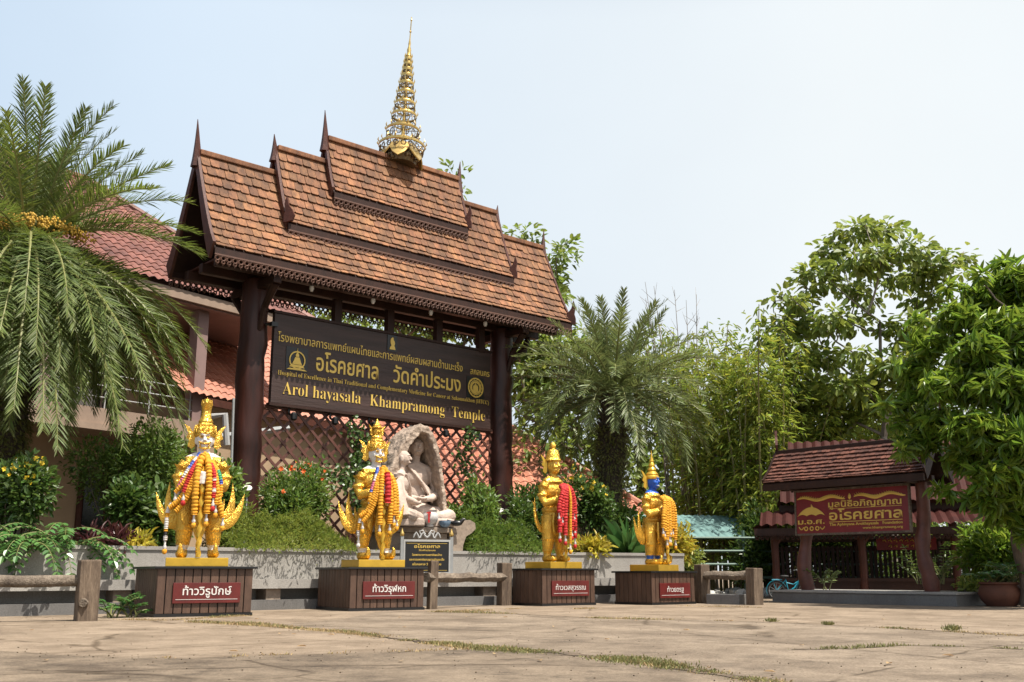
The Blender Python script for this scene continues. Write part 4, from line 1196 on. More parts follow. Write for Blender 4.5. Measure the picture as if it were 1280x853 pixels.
    if crown in ('crest', 'faces'):
        g.lathe([(.15, -.06), (.185, -.03), (.19, .0), (.165, .02), (.175, .05), (.18, .08), (.145, .11), (.15, .14), (.12, .17), (.125, .2), (.10, .24)], 22, TR(0, -.01, z0))
        for q in range(12):
            a = 2 * math.pi * q / 12
            g.prism([(-.035, 0), (.035, 0), (.02, .07), (0, .13), (-.02, .07)], .02, TR(0, -.01, z0 + .01) @ RZ(a) @ TR(0, -.185, 0) @ RX(R(-8)), bulge=.01)
        cr = g.build('crown', M['gold'], t, smooth=35)
        g = MB()
        if crown == 'crest':
            g.tube([(0, 0, z0 + .22), (0, .01, z0 + .30), (.0, .02, z0 + .38), (0, .0, z0 + .45), (0, -.05, z0 + .50), (0, -.12, z0 + .52)], [.10, .085, .08, .095, .085, .03], n=12)
            g.prism([(-.10, 0), (.10, 0), (.085, .09), (.05, .06), (0, .12), (-.05, .06), (-.085, .09)], .05, TR(0, -.01, z0 + .46), bulge=.02)
            for s in (-1, 1): g.ell((.06 * s, -.08, z0 + .49), (.02, .02, .02), 8, 6)
        else:
            g.ell((0, -.01, z0 + .31), (.095, .10, .105), 16, 11)
            g.tube([(0, -.10, z0 + .33), (0, -.13, z0 + .29)], [.016, .026], n=8)
            g.ell((0, -.075, z0 + .25), (.055, .05, .03), 10, 7)
            for s in (-1, 1):
                g.ell((.04 * s, -.095, z0 + .335), (.022, .016, .014), 8, 6)
                g.prism([(q[0] * .5, q[1] * .55) for q in flame('ear')], .03, TR(.09 * s, .0, z0 + .31) @ Matrix.Diagonal((s, 1, 1, 1)), bulge=.01)
            g.lathe([(.115, .37), (.12, .385), (.085, .41), (.085, .43), (.05, .46), (.02, .52), (.004, .55)], 16, TR(0, -.01, z0))
        g.build('crown_crest' if crown == 'crest' else 'small_upper_head', M['gold'], cr, smooth=45)
        for s in (-1, 1):
            g = MB(); g.prism(flame('ear'), .035, TR(.155 * s, .03, z0 - .08) @ RZ(R(18 * s)) @ Matrix.Diagonal((s * 1.05, 1, 1.1, 1)), bulge=.015)
            g.build('ear_flame', M['gold'], cr, smooth=40)
    elif crown == 'helmet':
        g.lathe([(.20, -.015), (.205, .0), (.185, .02), (.165, .06), (.155, .13), (.125, .20), (.09, .225), (.06, .235), (.055, .25), (.075, .29), (.07, .33), (.04, .37), (.004, .385)], 24, TR(0, -.01, z0 - .0))
        cr = g.build('crown', M['gold'], t, smooth=35)
        for s in (-1, 1):
            g = MB(); g.prism([(q[0] * .8, q[1] * 1.1) for q in flame('ear')], .03, TR(.15 * s, .04, z0 - .12) @ RZ(R(30 * s)) @ Matrix.Diagonal((s, 1, 1, 1)), bulge=.01)
            g.build('ear_flame', M['goldsm'], cr, smooth=40)
    else:
        g.lathe([(.165, -.05), (.19, -.02), (.185, .01), (.16, .03), (.165, .06), (.135, .09), (.10, .12), (.115, .15), (.10, .18), (.07, .21), (.085, .24), (.07, .28), (.05, .31), (.06, .33), (.045, .37), (.025, .42), (.02, .48), (.003, .57)], 22, TR(0, -.01, z0))
        cr = g.build('crown', M['goldsm'], t, smooth=35)
        for s in (-1, 1):
            g = MB(); g.prism([(q[0] * .9, q[1] * 1.1) for q in flame('ear')], .03, TR(.15 * s, .05, z0 - .10) @ RZ(R(35 * s)) @ Matrix.Diagonal((s, 1, 1, 1)), bulge=.01)
            g.build('ear_flame', M['goldsm'], cr, smooth=40)
    return t

def garland(stat, zs, label, pts, mat, r=.034, group=None, tassel=None, bands=None, tips=(1,)):
    r *= 1.18
    """a string of blossoms in the frame of the statue it hangs on"""
    t = thing('flower_garland', label, 'garland', stat.location, stat.rotation_euler.z, group)
    t.scale = stat.scale
    P = smoothpath([(p[0], p[1], .13 + p[2] * zs) for p in pts], r * .30)
    def blossom(Pp, rr, m):
        mb = MB()
        rad = []
        for i in range(len(Pp)):
            k = (i % 3)
            rad.append(rr * (1.06, 1.0, .80)[k] * rng.uniform(.92, 1.06))
        mb.tube(Pp, rad, n=9)
        return mb.build('blossoms', m, t, smooth=50)
    if bands:
        n = len(P); c = 0
        tot = sum(q[1] for q in bands); pos = 0
        for m, fr in bands:
            e = pos + fr / tot * (n - 1)
            seg = P[int(pos):int(e) + 1]
            if len(seg) > 2: blossom(seg, r, m)
            pos = e
    else: blossom(P, r, mat)
    for end in tips:
        e = P[-1] if end == 1 else P[0]
        mb = MB(); mb.lathe([(.01, .02), (.02, 0), (.015, -.06), (.035, -.10), (.02, -.13)], 8, TR(*e)); mb.build('tassel', M['ribbonwhite'], t, smooth=50)
        mb = MB(); mb.ell((e.x, e.y, e.z - .16), (.042, .042, .045), 8, 6); mb.build('tassel_flower', tassel or mat, t)
    return t

SCALE = [.91, .89, .88, .82]
def place(i, dz=0, dx=0, dy=0):
    c = centres[i]; h = PED[i][4]
    v = Matrix.Rotation(R(PED[i][1]), 3, 'Z') @ Vector((dx, dy, 0))
    return (c.x + v.x, c.y + v.y, h + dz)

_G = guardian
def guardian(*a, **k):
    t = _G(*a, **k); q = SCALE[len(STAT)]; STAT.append(t); t.scale = (q, q, 1); return t
STAT = []
G1 = guardian('white faced gold guardian at far left, curled crest on its crown, many marigold garlands', place(0), 18, M['white'], .92, .975, 'crest')
G2 = guardian('white faced gold guardian beside the stone altar with a small second head on its crown', place(1), 33, M['white'], .90, 1.0, 'faces')
G3 = guardian('slender all gold guardian with a round topped helmet, hung with red garlands', place(2), 42, M['gold'], .84, 1.035, 'helmet', 'thin', 1.36, 'gold', .24)
G4 = guardian('gold guardian with bright blue face and tall pointed crown, right end of the row', place(3), 52, M['blue'], .84, .92, 'tall', 'wing', 1.30, 'blue', .25)

A_ = 'orange marigold garlands on the white faced guardian at far left'
L_ = 'one of the thick orange marigold strings fanned over the chest of the crest crowned guardian'
F = -.36
garland(G1, .975, L_, [(-.10, F - .06, .66), (-.10, F - .10, 1.1), (-.07, F - .06, 1.42), (.02, F + .02, 1.60), (.08, F - .06, 1.42), (.11, F - .10, 1.1), (.10, F - .06, .68)], M['orange'], .048, A_, tips=(0, 1))
garland(G1, .975, L_, [(-.05, -.20, 1.62), (-.12, F, 1.40), (-.22, F - .04, 1.10), (-.36, F, .88), (-.50, F + .06, .76)], M['orange'], .036, A_, tips=())
garland(G1, .975, L_, [(-.04, -.24, 1.60), (-.10, F - .02, 1.36), (-.17, F - .06, 1.08), (-.27, F - .02, .86), (-.40, F, .70)], M['orange'], .036, A_, tips=())
garland(G1, .975, L_, [(-.06, -.20, 1.58), (-.18, F + .02, 1.36), (-.30, F, 1.16), (-.42, F + .04, 1.0)], M['orange'], .034, A_)
garland(G1, .975, L_, [(.05, -.24, 1.60), (.15, F - .01, 1.36), (.24, F - .03, 1.08), (.30, F, .84), (.37, F, .62)], M['orange'], .042, A_)
garland(G1, .975, L_, [(.05, -.20, 1.60), (.18, F, 1.34), (.24, F - .02, 1.1), (.24, F - .02, .82)], M['orange'], .042, A_)
RB = M['ribbonblue']; RW = M['ribbonwhite']; PK = M['pink']
garland(G1, .975, 'blue, white and pink ribbon garland over the right shoulder of the crest crowned guardian', [(-.06, -.20, 1.63), (-.20, F + .06, 1.42), (-.32, F + .03, 1.20), (-.40, F + .06, .98)], M['orange'], .036, None, bands=[(RB, 1), (RW, .6), (RB, 1.2), (RW, 1.4), (PK, 1.3), (RW, 1)])
garland(G1, .975, 'dark red flower string between marigolds, viewer left side of the crest crowned guardian', [(-.06, -.26, 1.56), (-.18, F - .04, 1.34), (-.25, F - .05, 1.14), (-.29, F - .05, 1.0)], M['red'], .034)
garland(G1, .975, 'red and white flower string on the viewer right side of the crest crowned guardian', [(.06, -.28, 1.56), (.17, F - .05, 1.34), (.19, F - .06, 1.12), (.19, F - .06, .92)], M['red'], .034, bands=[(M['orange'], .8), (M['red'], 1.2), (RW, .2), (M['red'], .6), (RW, .3), (M['red'], .5)])
garland(G1, .975, 'green, blue and orange ribbon garland on the viewer right edge of the crest crowned guardian', [(.07, -.18, 1.60), (.24, F + .06, 1.36), (.30, F + .04, 1.18), (.31, F + .03, .95)], M['orange'], .033, bands=[(RW, 1), (M['orange'], 1.6), (M['greenrib'], 1.2), (RB, .6), (M['orange'], 1.6)])
garland(G1, .975, 'long white and orange garland dangling beside the leg of the crest crowned guardian', [(-.46, -.28, .84), (-.52, -.27, .72), (-.53, -.27, .5), (-.53, -.27, .26)], RW, .030, bands=[(RW, 1.4), (M['orange'], .5), (RW, 1.2), (M['orange'], .3), (M['black'], .5), (RW, .6)], tassel=M['orange'])

A_ = 'orange marigold garlands on the white faced guardian by the altar'
L_ = 'one of the orange marigold strings draped down the front of the two headed guardian'
garland(G2, 1, L_, [(-.10, F - .10, .60), (-.10, F - .12, 1.1), (-.06, F - .08, 1.44), (.0, F + .0, 1.60), (.07, F - .08, 1.44), (.12, F - .12, 1.1), (.12, F - .10, .62)], M['orange'], .046, A_, tips=(0, 1))
garland(G2, 1, L_, [(-.03, F - .02, 1.58), (-.16, F - .04, 1.36), (-.24, F - .06, 1.06), (-.33, F, .84), (-.46, F + .05, .74)], M['orange'], .036, A_, tips=())
garland(G2, 1, L_, [(-.03, -.24, 1.60), (-.12, F - .05, 1.34), (-.18, F - .08, 1.06), (-.27, F - .04, .82), (-.42, F, .64)], M['orange'], .036, A_)
garland(G2, 1, L_, [(.04, -.24, 1.60), (.16, F - .08, 1.40), (.20, F - .11, 1.1), (.21, F - .10, .76)], M['orange'], .046, A_)
garland(G2, 1, L_, [(.05, -.20, 1.60), (.22, F - .02, 1.38), (.28, F - .06, 1.1), (.30, F - .05, .70)], M['orange'], .042, A_)
garland(G2, 1, 'bright red flower string down the middle of the two headed guardian', [(.03, F - .10, 1.50), (.04, F - .15, 1.30), (.04, F - .15, 1.1), (.04, F - .14, .98)], M['red'], .058, tips=())
garland(G2, 1, 'blue, white and pink ribbon garland on the two headed guardian', [(-.05, -.22, 1.62), (-.16, F, 1.42), (-.25, F - .02, 1.20), (-.30, F - .02, .98)], M['orange'], .036, bands=[(RW, .6), (RB, 1.2), (RW, 1.0), (PK, 1.3), (RB, .3), (M['orange'], 1.4)])
garland(G2, 1, 'long white and orange garland trailing past the knee of the two headed guardian', [(-.38, -.30, .84), (-.44, -.30, .70), (-.47, -.28, .5), (-.46, -.28, .40)], RW, .030, bands=[(M['orange'], 1.0), (RW, .5), (M['orange'], .8), (RW, .6)])

A_ = 'red flower garlands hung over the hands of the plain gold guardian'
L_ = 'one of the crimson flower garlands bunched over the hands of the helmeted gold guardian'
z3 = 1.035
for k, (x0, x1, za, zb, zt) in enumerate([(-.26, .05, .55, 1.0, 1.44), (-.20, .10, .85, .60, 1.45), (-.13, .16, .50, .92, 1.44), (-.06, .22, .95, .45, 1.42), (-.30, .20, .92, .66, 1.40)]):
    yy = -.44 - .022 * (k % 3)
    garland(G3, z3, L_, [(x0, yy - .04, za), (x0 * .95, yy - .05, 1.1), (x0 * .6 + x1 * .1, yy - .04, zt - .08), ((x0 + x1) / 2, yy + .06, zt), (x1 * .6 + x0 * .1, yy - .04, zt - .08), (x1 * .95, yy - .05, 1.1), (x1, yy - .04, zb)], M['red'], .046, A_, tips=(0, 1))
garland(G3, z3, 'single orange marigold string hanging among red garlands along the golden club', [(.0, -.50, 1.44), (.01, -.56, 1.2), (.01, -.55, .8), (.01, -.54, .34)], M['orange'], .030)

A_ = 'orange marigold garlands on the blue faced guardian'
L_ = 'one of the marigold garlands looped over the clasped hands of the blue faced guardian'
z4 = .92
for k, (x0, x1, za, zb, zt) in enumerate([(-.30, .06, .80, .62, 1.48), (-.16, .14, .55, .80, 1.50), (-.08, .22, .62, .55, 1.48), (-.22, .28, .74, .60, 1.46)]):
    yy = -.43 - .024 * (k % 3)
    garland(G4, z4, L_, [(x0, yy - .03, za), (x0 * .95, yy - .05, 1.1), (x0 * .6, yy - .03, zt - .1), ((x0 + x1) / 2, yy + .10, zt), (x1 * .6, yy - .03, zt - .1), (x1 * .95, yy - .05, 1.1), (x1, yy - .03, zb)], M['orange'], .044, A_, tips=(0, 1))
garland(G4, z4, 'short green and white ribbon garland between marigolds on the blue faced guardian', [(-.07, -.46, 1.34), (-.07, -.53, 1.2), (-.07, -.53, .85)], RW, .03, bands=[(M['orange'], .4), (M['greenrib'], .8), (M['orange'], .8), (RW, .7)])
# ================================================================== altar with the carved monks
from mathutils import noise as MN
AY = R(33)
def AL(px, py, Y): return at(px, py, Y)
base = at(518, 690, 21.35)
AO = Vector((base.x, 21.35, 0))
al = thing('stone_altar', 'brown stone altar table with a scrolled end in front of the carved rock niche', 'altar', AO, AY)
mb = MB(); mb.bbox((-.95, -.42, 1.42), (.78, .75, 1.53), .02); mb.build('table_top', M['altar'], al)
mb = MB(); mb.bbox((-.80, -.30, .95), (.60, .70, 1.418), .015); mb.build('body', M['altar'], al)
prof = [(.62, .95), (.88, .95), (.90, 1.18), (.97, 1.36), (1.10, 1.43), (1.20, 1.52), (1.18, 1.64), (1.06, 1.70), (.90, 1.68), (.74, 1.66), (.62, 1.60)]
mb = MB(); mb.prism(prof, .95, TR(.02, .08, 0)); mb.build('scroll_end', M['altar'], al, smooth=35)

def rockdisp(sc, am):
    def f(co):
        d = MN.noise_vector(co * sc) * am + MN.noise_vector(co * sc * 3.1) * am * .45
        return co + d
    return f
nic = thing('rock_niche', 'rough pinkish rock niche sheltering the two carved monks', 'niche', AO + Vector((0, 0, 1.53)) + (Matrix.Rotation(AY, 3, 'Z') @ Vector((0, .2, 0))), AY)
outer = [(-.86, 0), (-.84, .5), (-.76, 1.0), (-.56, 1.50), (-.28, 1.92), (-.02, 2.12), (.18, 2.08), (.36, 1.80), (.50, 1.30), (.60, .7), (.68, 0)]
inner = [(-.58, 0), (-.57, .5), (-.50, 1.0), (-.35, 1.46), (-.16, 1.80), (.0, 1.95), (.15, 1.92), (.29, 1.68), (.42, 1.24), (.51, .67), (.58, 0)]
mb = MB()
def arch(mb, y0, y1, so, si):
    n = len(outer)
    V = []
    for i in range(n):
        o = outer[i]; q = inner[i]
        V += [(o[0] * so, y0, o[1] * so), (o[0] * (so + .03), y1, o[1] * so), (q[0] * si, y1, q[1] * si), (q[0], y0, q[1])]
    F = []
    for i in range(n - 1):
        for k in range(4): F.append((i * 4 + k, i * 4 + 4 + k, i * 4 + 4 + (k + 1) % 4, i * 4 + (k + 1) % 4))
    F += [(0, 1, 2, 3), tuple((n - 1) * 4 + k for k in range(4))]
    mb.add(V, F)
arch(mb, -.42, .40, 1.0, .94)
mb.prism([(p[0] * .98, p[1] * .97) for p in outer], .22, TR(0, .45, 0))
mb.box((-.8, -.40, -.05), (.66, .5, .10))
voxel(mb, 'rock', M['rock'], nic, .022, 1, None, rockdisp(7.0, .026))

def monk(name, label, loc, yaw, sc, kind):
    t = thing(name, label, 'statue', loc, yaw, 'carved stone monks in the rock niche')
    b = MB()
    b.ell((0, 0, .18), (.36, .28, .18)); b.ell((0, .04, .45), (.24, .18, .30)); b.ell((0, .02, .75), (.27, .17, .22))
    b.tube([(-.24, .02, .86), (0, .02, .93), (.24, .02, .86)], [.085, .11, .085], n=12)
    b.tube([(0, .02, .9), (0, -.0, 1.05), (0, -.02, 1.15)], [.085, .07, .07], n=12)
    b.ell((0, -.03, 1.24), (.115, .135, .155), 18, 12); b.ell((0, -.06, 1.16), (.08, .09, .06))
    b.tube([(0, -.155, 1.28), (0, -.185, 1.23), (0, -.18, 1.205)], [.014, .022, .024], n=8)
    for s in (-1, 1):
        b.tube([(s * .02, -.155, 1.295), (s * .05, -.15, 1.305), (s * .085, -.115, 1.29)], [.012, .016, .010], n=7)
        b.ell((s * .045, -.148, 1.265), (.022, .015, .012), 8, 6)
        b.ell((s * .118, .0, 1.22), (.018, .035, .065), 8, 7)
        b.ell((s * .06, -.11, 1.20), (.035, .03, .035), 8, 6)
    b.tube([(-.045, -.155, 1.155), (0, -.172, 1.158), (.045, -.155, 1.155)], [.008, .014, .008], n=7)
    for s in (-1, 1):
        b.tube([(s * .27, .02, .85), (s * .34, .0, .62), (s * .33, -.08, .46), (s * .18, -.26, .40), (s * .05, -.32, .38)], [.085, .08, .075, .055, .042], n=12)
        b.tube([(s * .12, -.02, .16), (s * .38, -.14, .14), (s * .50, -.26, .12), (s * .30, -.36, .10), (-s * .05, -.36, .10)], [.15, .14, .115, .09, .06], n=12)
        # cupped hands in the lap: palm, four fingers and a thumb
        b.ell((s * .03, -.345, .385), (.06, .045, .03), 10, 7)
        for q in range(4): b.tube([(s * .02, -.32 - .022 * q, .385), (-s * .03, -.33 - .022 * q, .385), (-s * (.075 + .008 * (q == 1)), -.33 - .02 * q, .395)], [.014, .013, .011], n=6)
        b.tube([(s * .05, -.36, .40), (s * .03, -.38, .425), (s * .005, -.38, .435)], [.015, .014, .010], n=6)
    # robe over one shoulder with folds
    for q in range(7):
        o = q * .055
        b.tube([(-.20 + o * .3, .14, .92 - o * .4), (-.16 + o * .5, -.10, .92 - o * .6), (.05 + o * .3, -.19, .66 - o * .5), (.25, -.13, .50 - o * .45), (.30, .05, .42 - o * .3)], [.018, .024, .024, .022, .016], n=6)
    if kind == 'front':
        b.ell((0, .10, .30), (.42, .34, .34)); b.ell((0, .16, .55), (.34, .24, .36)); b.tube([(-.34, .1, .8), (-.44, .08, .5), (-.46, .0, .1)], [.12, .16, .2], n=10)
        for q in range(8):
            b.tube([(-.28 + q * .07, .33, .80), (-.34 + q * .09, .40, .45), (-.42 + q * .11, .42, .05)], [.018, .024, .03], n=6)
    b.box((-.52, -.46, -.06), (.52, .40, .06))
    b.v = [v * sc for v in b.v]
    voxel(b, 'body', M['sand'], t, .0105 * sc, 1)
    return t
rotA = Matrix.Rotation(AY, 3, 'Z')
monk('seated_monk_statue', 'carved stone monk seated upright at the back of the rock niche, facing out', AO + rotA @ Vector((.12, .25, 1.62)), R(24), 1.28, 'back')
monk('seated_monk_statue', 'carved stone monk in folded robes seated in front, seen from the side', AO + rotA @ Vector((-.42, -.16, 1.60)), R(95), 1.06, 'front')

def dish(name, label, cat, px, py, Y, prof, mat, n=22):
    p = at(px, py, Y)
    t = thing(name, label, cat, (p.x, Y, 1.532))
    mb = MB(); mb.lathe(prof, n); mb.build('bowl', mat, t, smooth=40)
    return t
pot = dish('incense_pot', 'white porcelain incense pot with a red ribbon on the stone altar', 'incense pot', 537, 655, 21.12, [(.07, 0), (.09, .02), (.075, .05), (.15, .10), (.18, .18), (.17, .25), (.145, .29), (.15, .32), (.165, .34), (.14, .34), (.13, .30)], M['porcelain'])
mb = MB(); mb.lathe([(.125, .295), (.10, .32), (.02, .33)], 16); mb.build('ash', M['soil'], pot)
mb = MB(); mb.box((-.018, -.195, .08), (.018, -.178, .30)); mb.box((-.05, -.197, .26), (.05, -.176, .29)); mb.build('ribbon', M['red'], pot)
dish('small_bowl', 'small blue and white china bowl right of the incense pot', 'bowl', 556, 657, 21.2, [(.05, 0), (.09, .02), (.12, .08), (.12, .13), (.10, .13), (.09, .05)], M['bluechina'])
dish('small_bowl', 'rounded brown clay pot left of the incense pot on the altar', 'pot', 507, 657, 20.98, [(.05, 0), (.12, .05), (.13, .11), (.09, .17), (.06, .18), (.04, .16)], M['altar'])
dish('small_bowl', 'dark round bowl at the left end of the altar top', 'bowl', 494, 657, 20.92, [(.06, 0), (.10, .04), (.11, .1), (.09, .1), (.06, .03)], M['black'])
p = at(571, 656, 21.3)
t = thing('black_bird_figure', 'small black bird shaped figure at the right end of the altar', 'figurine', (p.x, 21.3, 1.55))
mb = MB(); mb.ell((0, 0, .07), (.12, .07, .06)); mb.tube([(.08, 0, .09), (.14, 0, .15), (.19, 0, .14)], [.05, .035, .008], n=8); mb.tube([(-.08, 0, .08), (-.2, 0, .14)], [.04, .01], n=6); mb.build('body', M['black'], t, smooth=50)

# black plaque on its stand
pp = at(533, 712, 20.42)
st = thing('memorial_plaque', 'black marble plaque with small gold Thai writing, in a pale frame below the altar', 'plaque', (pp.x, 20.42, .52), R(20))
mb = MB(); mb.bbox((-.44, -.02, .12), (.44, .02, .70), .008); pl = mb.build('panel', M['black'], st)
mb = MB()
for q in (((-.47, -.035, .08), (.47, .03, .12)), ((-.47, -.035, .70), (.47, .03, .74)), ((-.47, -.035, .1205), (-.44, .03, .6995)), ((.44, -.035, .1205), (.47, .03, .6995))): mb.box(*q)
mb.build('frame', M['steel'], st)
for s in (-1, 1):
    mb = MB(); mb.box((s * .50 - .03, -.03, 0), (s * .50 + .03, .03, .80)); ps = mb.build('stand_post', M['greysteel'], st)
    mb = MB(); mb.lathe([(.02, .80), (.045, .82), (.045, .86), (.02, .90), (.01, .95)], 10, TR(s * .50, 0, 0)); mb.build('finial', M['goldmet'], ps, smooth=50)
mb = MB()
for s in (-1, 1):
    mb.tube([(0, 0, .78)] + [(s * (.05 + .028 * i), 0, .82 + .055 * math.sin(i * 1.3)) for i in range(9)], [.02] * 9 + [.008], n=6)
    mb.tube([(s * .03, 0, .84), (s * .09, 0, .92), (s * .15, 0, .90), (s * .13, 0, .84)], .014, n=6)
mb.build('scroll_ornament', M['steel'], st, smooth=50)
Mx = TR(-.44, -.021, .12)
for k, (w, h) in enumerate([('อโรคยศาล', .062), ('วัดคำประมง', .030), ('โรงพยาบาลการแพทย์แผนไทย', .038), ('และการแพทย์ผสมผสานด้านมะเร็ง', .040), ('อโรคยศาล วัดคำประมง', .040), ('สกลนคร', .034)]):
    wd = (.52, .34, .60, .70, .58, .24)[k]
    text('lettering', w, M['goldlet'], pl, Mx, .44 - wd / 2, .44 + wd / 2, (.46, .40, .31, .22, .13, .06)[k], h, .012, .004)
mb = MB()
for (xa, za, xb, zb) in ((.03, .03, .85, .036), (.03, .544, .85, .55)): mb.box((xa, -.004, za), (xb, 0, zb), Mx)
mb.build('gold_border', M['goldlet'], pl)

# ================================================================== log rails
def log(p0, p1, r, seed, n=16):
    rr = random.Random(seed)
    P = []; 
    a = Vector(p0); b = Vector(p1)
    for i in range(n + 1):
        t = i / n
        P.append(a.lerp(b, t) + Vector((0, rr.uniform(-.008, .008), rr.uniform(-.010, .010))))
    mb = MB(); mb.tube(P, [r * rr.uniform(.92, 1.08) for _ in P], n=12, star=[1.08, 1.0, 1.05, .96, 1.0, 1.08, .97, 1.02, 1.06, .98, 1.0, .95]); return mb
def post(x, y, h, w, seed, yaw):
    rr = random.Random(seed)
    mb = MB(); mb.bbox((-w / 2, -w * .42, -.06), (w / 2, w * .42, h), .02, TR(x, y, 0) @ RZ(yaw) @ RX(R(rr.uniform(-1.5, 1.5))) @ RY(R(rr.uniform(-1.5, 1.5))))
    return mb
def rail(label, posts, ends, z, r, extra=None, w=.26):
    t = thing('log_rail', label, 'log rail', (0, 0, 0), 0, 'low rustic log rails between the pedestals')
    log((*ends[0], z), (*ends[1], z), r, len(label)).build('rail', M['oldwood'], t, smooth=50)
    for i, (x, y, h, ww) in enumerate(posts): post(x, y, h, ww, i * 7 + len(label), R(35)).build('post', M['oldpost'], t)
    for e in extra or []:
        e[0].build(e[1], M['oldwood'], t, smooth=50)
    return t
rail('weathered log rail at the far left, one squared post beside the first pedestal', [(-5.72, 14.22, .80, .27)], [(-5.62, 14.30), (-10.2, 11.9)], .52, .075, [(log((-5.70, 14.04, .24), (-5.72, 14.2, .24), .05, 4), 'peg')], .27)
rail('weathered log rail between the altar pedestal and the red garlanded guardian', [(-1.42, 18.72, .84, .16), (-.16, 20.85, .82, .24)], [(-1.52, 18.60), (-.08, 20.98)], .54, .085)
rail('short weathered log rail right of the blue faced guardian, a post at each end', [(4.02, 22.25, .80, .26), (4.86, 21.15, .72, .27)], [(3.95, 22.33), (4.80, 21.22)], .57, .09)
mb = MB(); mb.bbox((0, 0, -.03), (.75, .34, .20), .015, TR(4.0, 21.75, 0) @ RZ(R(-40)))
tag(mb.build('stone_step', M['granited']), 'small grey stone step block beneath the right hand log rail', 'step')

# ================================================================== bicycle
bk = thing('bicycle', 'small turquoise bicycle parked behind the left post of the red sign', 'bicycle', (6.28, 25.0, 0), R(-4))
rw = .215
def wheel(x):
    mb = MB()
    for i in range(12):
        a = 2 * math.pi * i / 12; mb.tube([(x, 0, rw), (x + (rw - .02) * math.cos(a), 0, rw + (rw - .02) * math.sin(a))], .003, n=4)
    mb.tube([(x, -.03, rw), (x, .03, rw)], .018, n=8)
    w_ = mb.build('wheel', M['greysteel'], bk)
    k = 28
    mb = MB(); mb.tube([(x + (rw - .016) * math.cos(2 * math.pi * i / k), 0, rw + (rw - .016) * math.sin(2 * math.pi * i / k)) for i in range(k + 1)], .017, n=8, cap=False); mb.build('tyre', M['rubber'], w_, smooth=60)
    mb = MB(); mb.tube([(x + (rw - .036) * math.cos(2 * math.pi * i / k), 0, rw + (rw - .036) * math.sin(2 * math.pi * i / k)) for i in range(k + 1)], .006, n=6, cap=False); mb.build('rim', M['greysteel'], w_)
wheel(0); wheel(.70)
mb = MB()
mb.tube([(0, 0, rw), (.28, 0, .20), (.22, 0, .48)], .013, n=8); mb.tube([(0, 0, rw), (.225, 0, .46)], .010, n=7)
mb.tube([(.28, 0, .20), (.42, 0, .28), (.58, 0, .50)], .018, n=8); mb.tube([(.225, 0, .40), (.40, 0, .36), (.585, 0, .47)], .012, n=8)
mb.tube([(.56, 0, .62), (.60, 0, .44), (.70, 0, rw)], .013, n=8)
mb.build('frame', M['cyan'], bk, smooth=60)
for x, a0, a1 in ((0, 20, 200), (.70, 40, 175)):
    mb = MB(); k = 14
    for i in range(k):
        aa = [R(a0 + (a1 - a0) * q / k) for q in (i, i + 1)]
        V = [(x + (rw + .022) * math.cos(a), yy, rw + (rw + .022) * math.sin(a)) for a in aa for yy in (-.025, .025)] + [(x + (rw + .028) * math.cos(a), yy, rw + (rw + .028) * math.sin(a)) for a in aa for yy in (-.025, .025)]
        mb.add(V, [(0, 1, 3, 2), (4, 6, 7, 5), (0, 2, 6, 4), (1, 5, 7, 3)])
    mb.build('mudguard', M['cyan'], bk)
mb = MB(); mb.ell((.20, 0, .545), (.11, .06, .03)); mb.tube([(.22, 0, .46), (.21, 0, .53)], .012, n=6); mb.build('saddle', M['rubber'], bk, smooth=60)
mb = MB(); mb.tube([(.46, -.2, .68), (.52, -.14, .70), (.56, 0, .64), (.52, .14, .70), (.46, .2, .68)], .010, n=6); mb.build('handlebar', M['greysteel'], bk)
mb = MB()
for i in range(6): mb.box((.60, -.11, .47 + .035 * i), (.80, -.104, .48 + .035 * i)); mb.box((.60, .104, .47 + .035 * i), (.80, .11, .48 + .035 * i)); mb.box((.80, -.11, .47 + .035 * i), (.806, .11, .48 + .035 * i)); mb.box((.594, -.11, .47 + .035 * i), (.60, .11, .48 + .035 * i))
mb.box((.60, -.104, .462), (.80, .104, .468)); mb.build('basket', M['cyan'], bk)
mb = MB(); mb.tube([(-.10, 0, .47), (.14, 0, .47)], .010, n=6); mb.tube([(-.09, 0, .47), (0, 0, rw)], .007, n=6); mb.build('rack', M['cyan'], bk)
mb = MB(); mb.lathe([(.045, -.01), (.05, 0), (.045, .01)], 14, TR(.28, 0, .20) @ RX(R(90))); mb.tube([(.28, -.03, .20), (.33, -.04, .11)], .008, n=5); mb.cbox((.34, -.07, .10), (.06, .06, .02)); mb.build('crank', M['rubber'], bk)

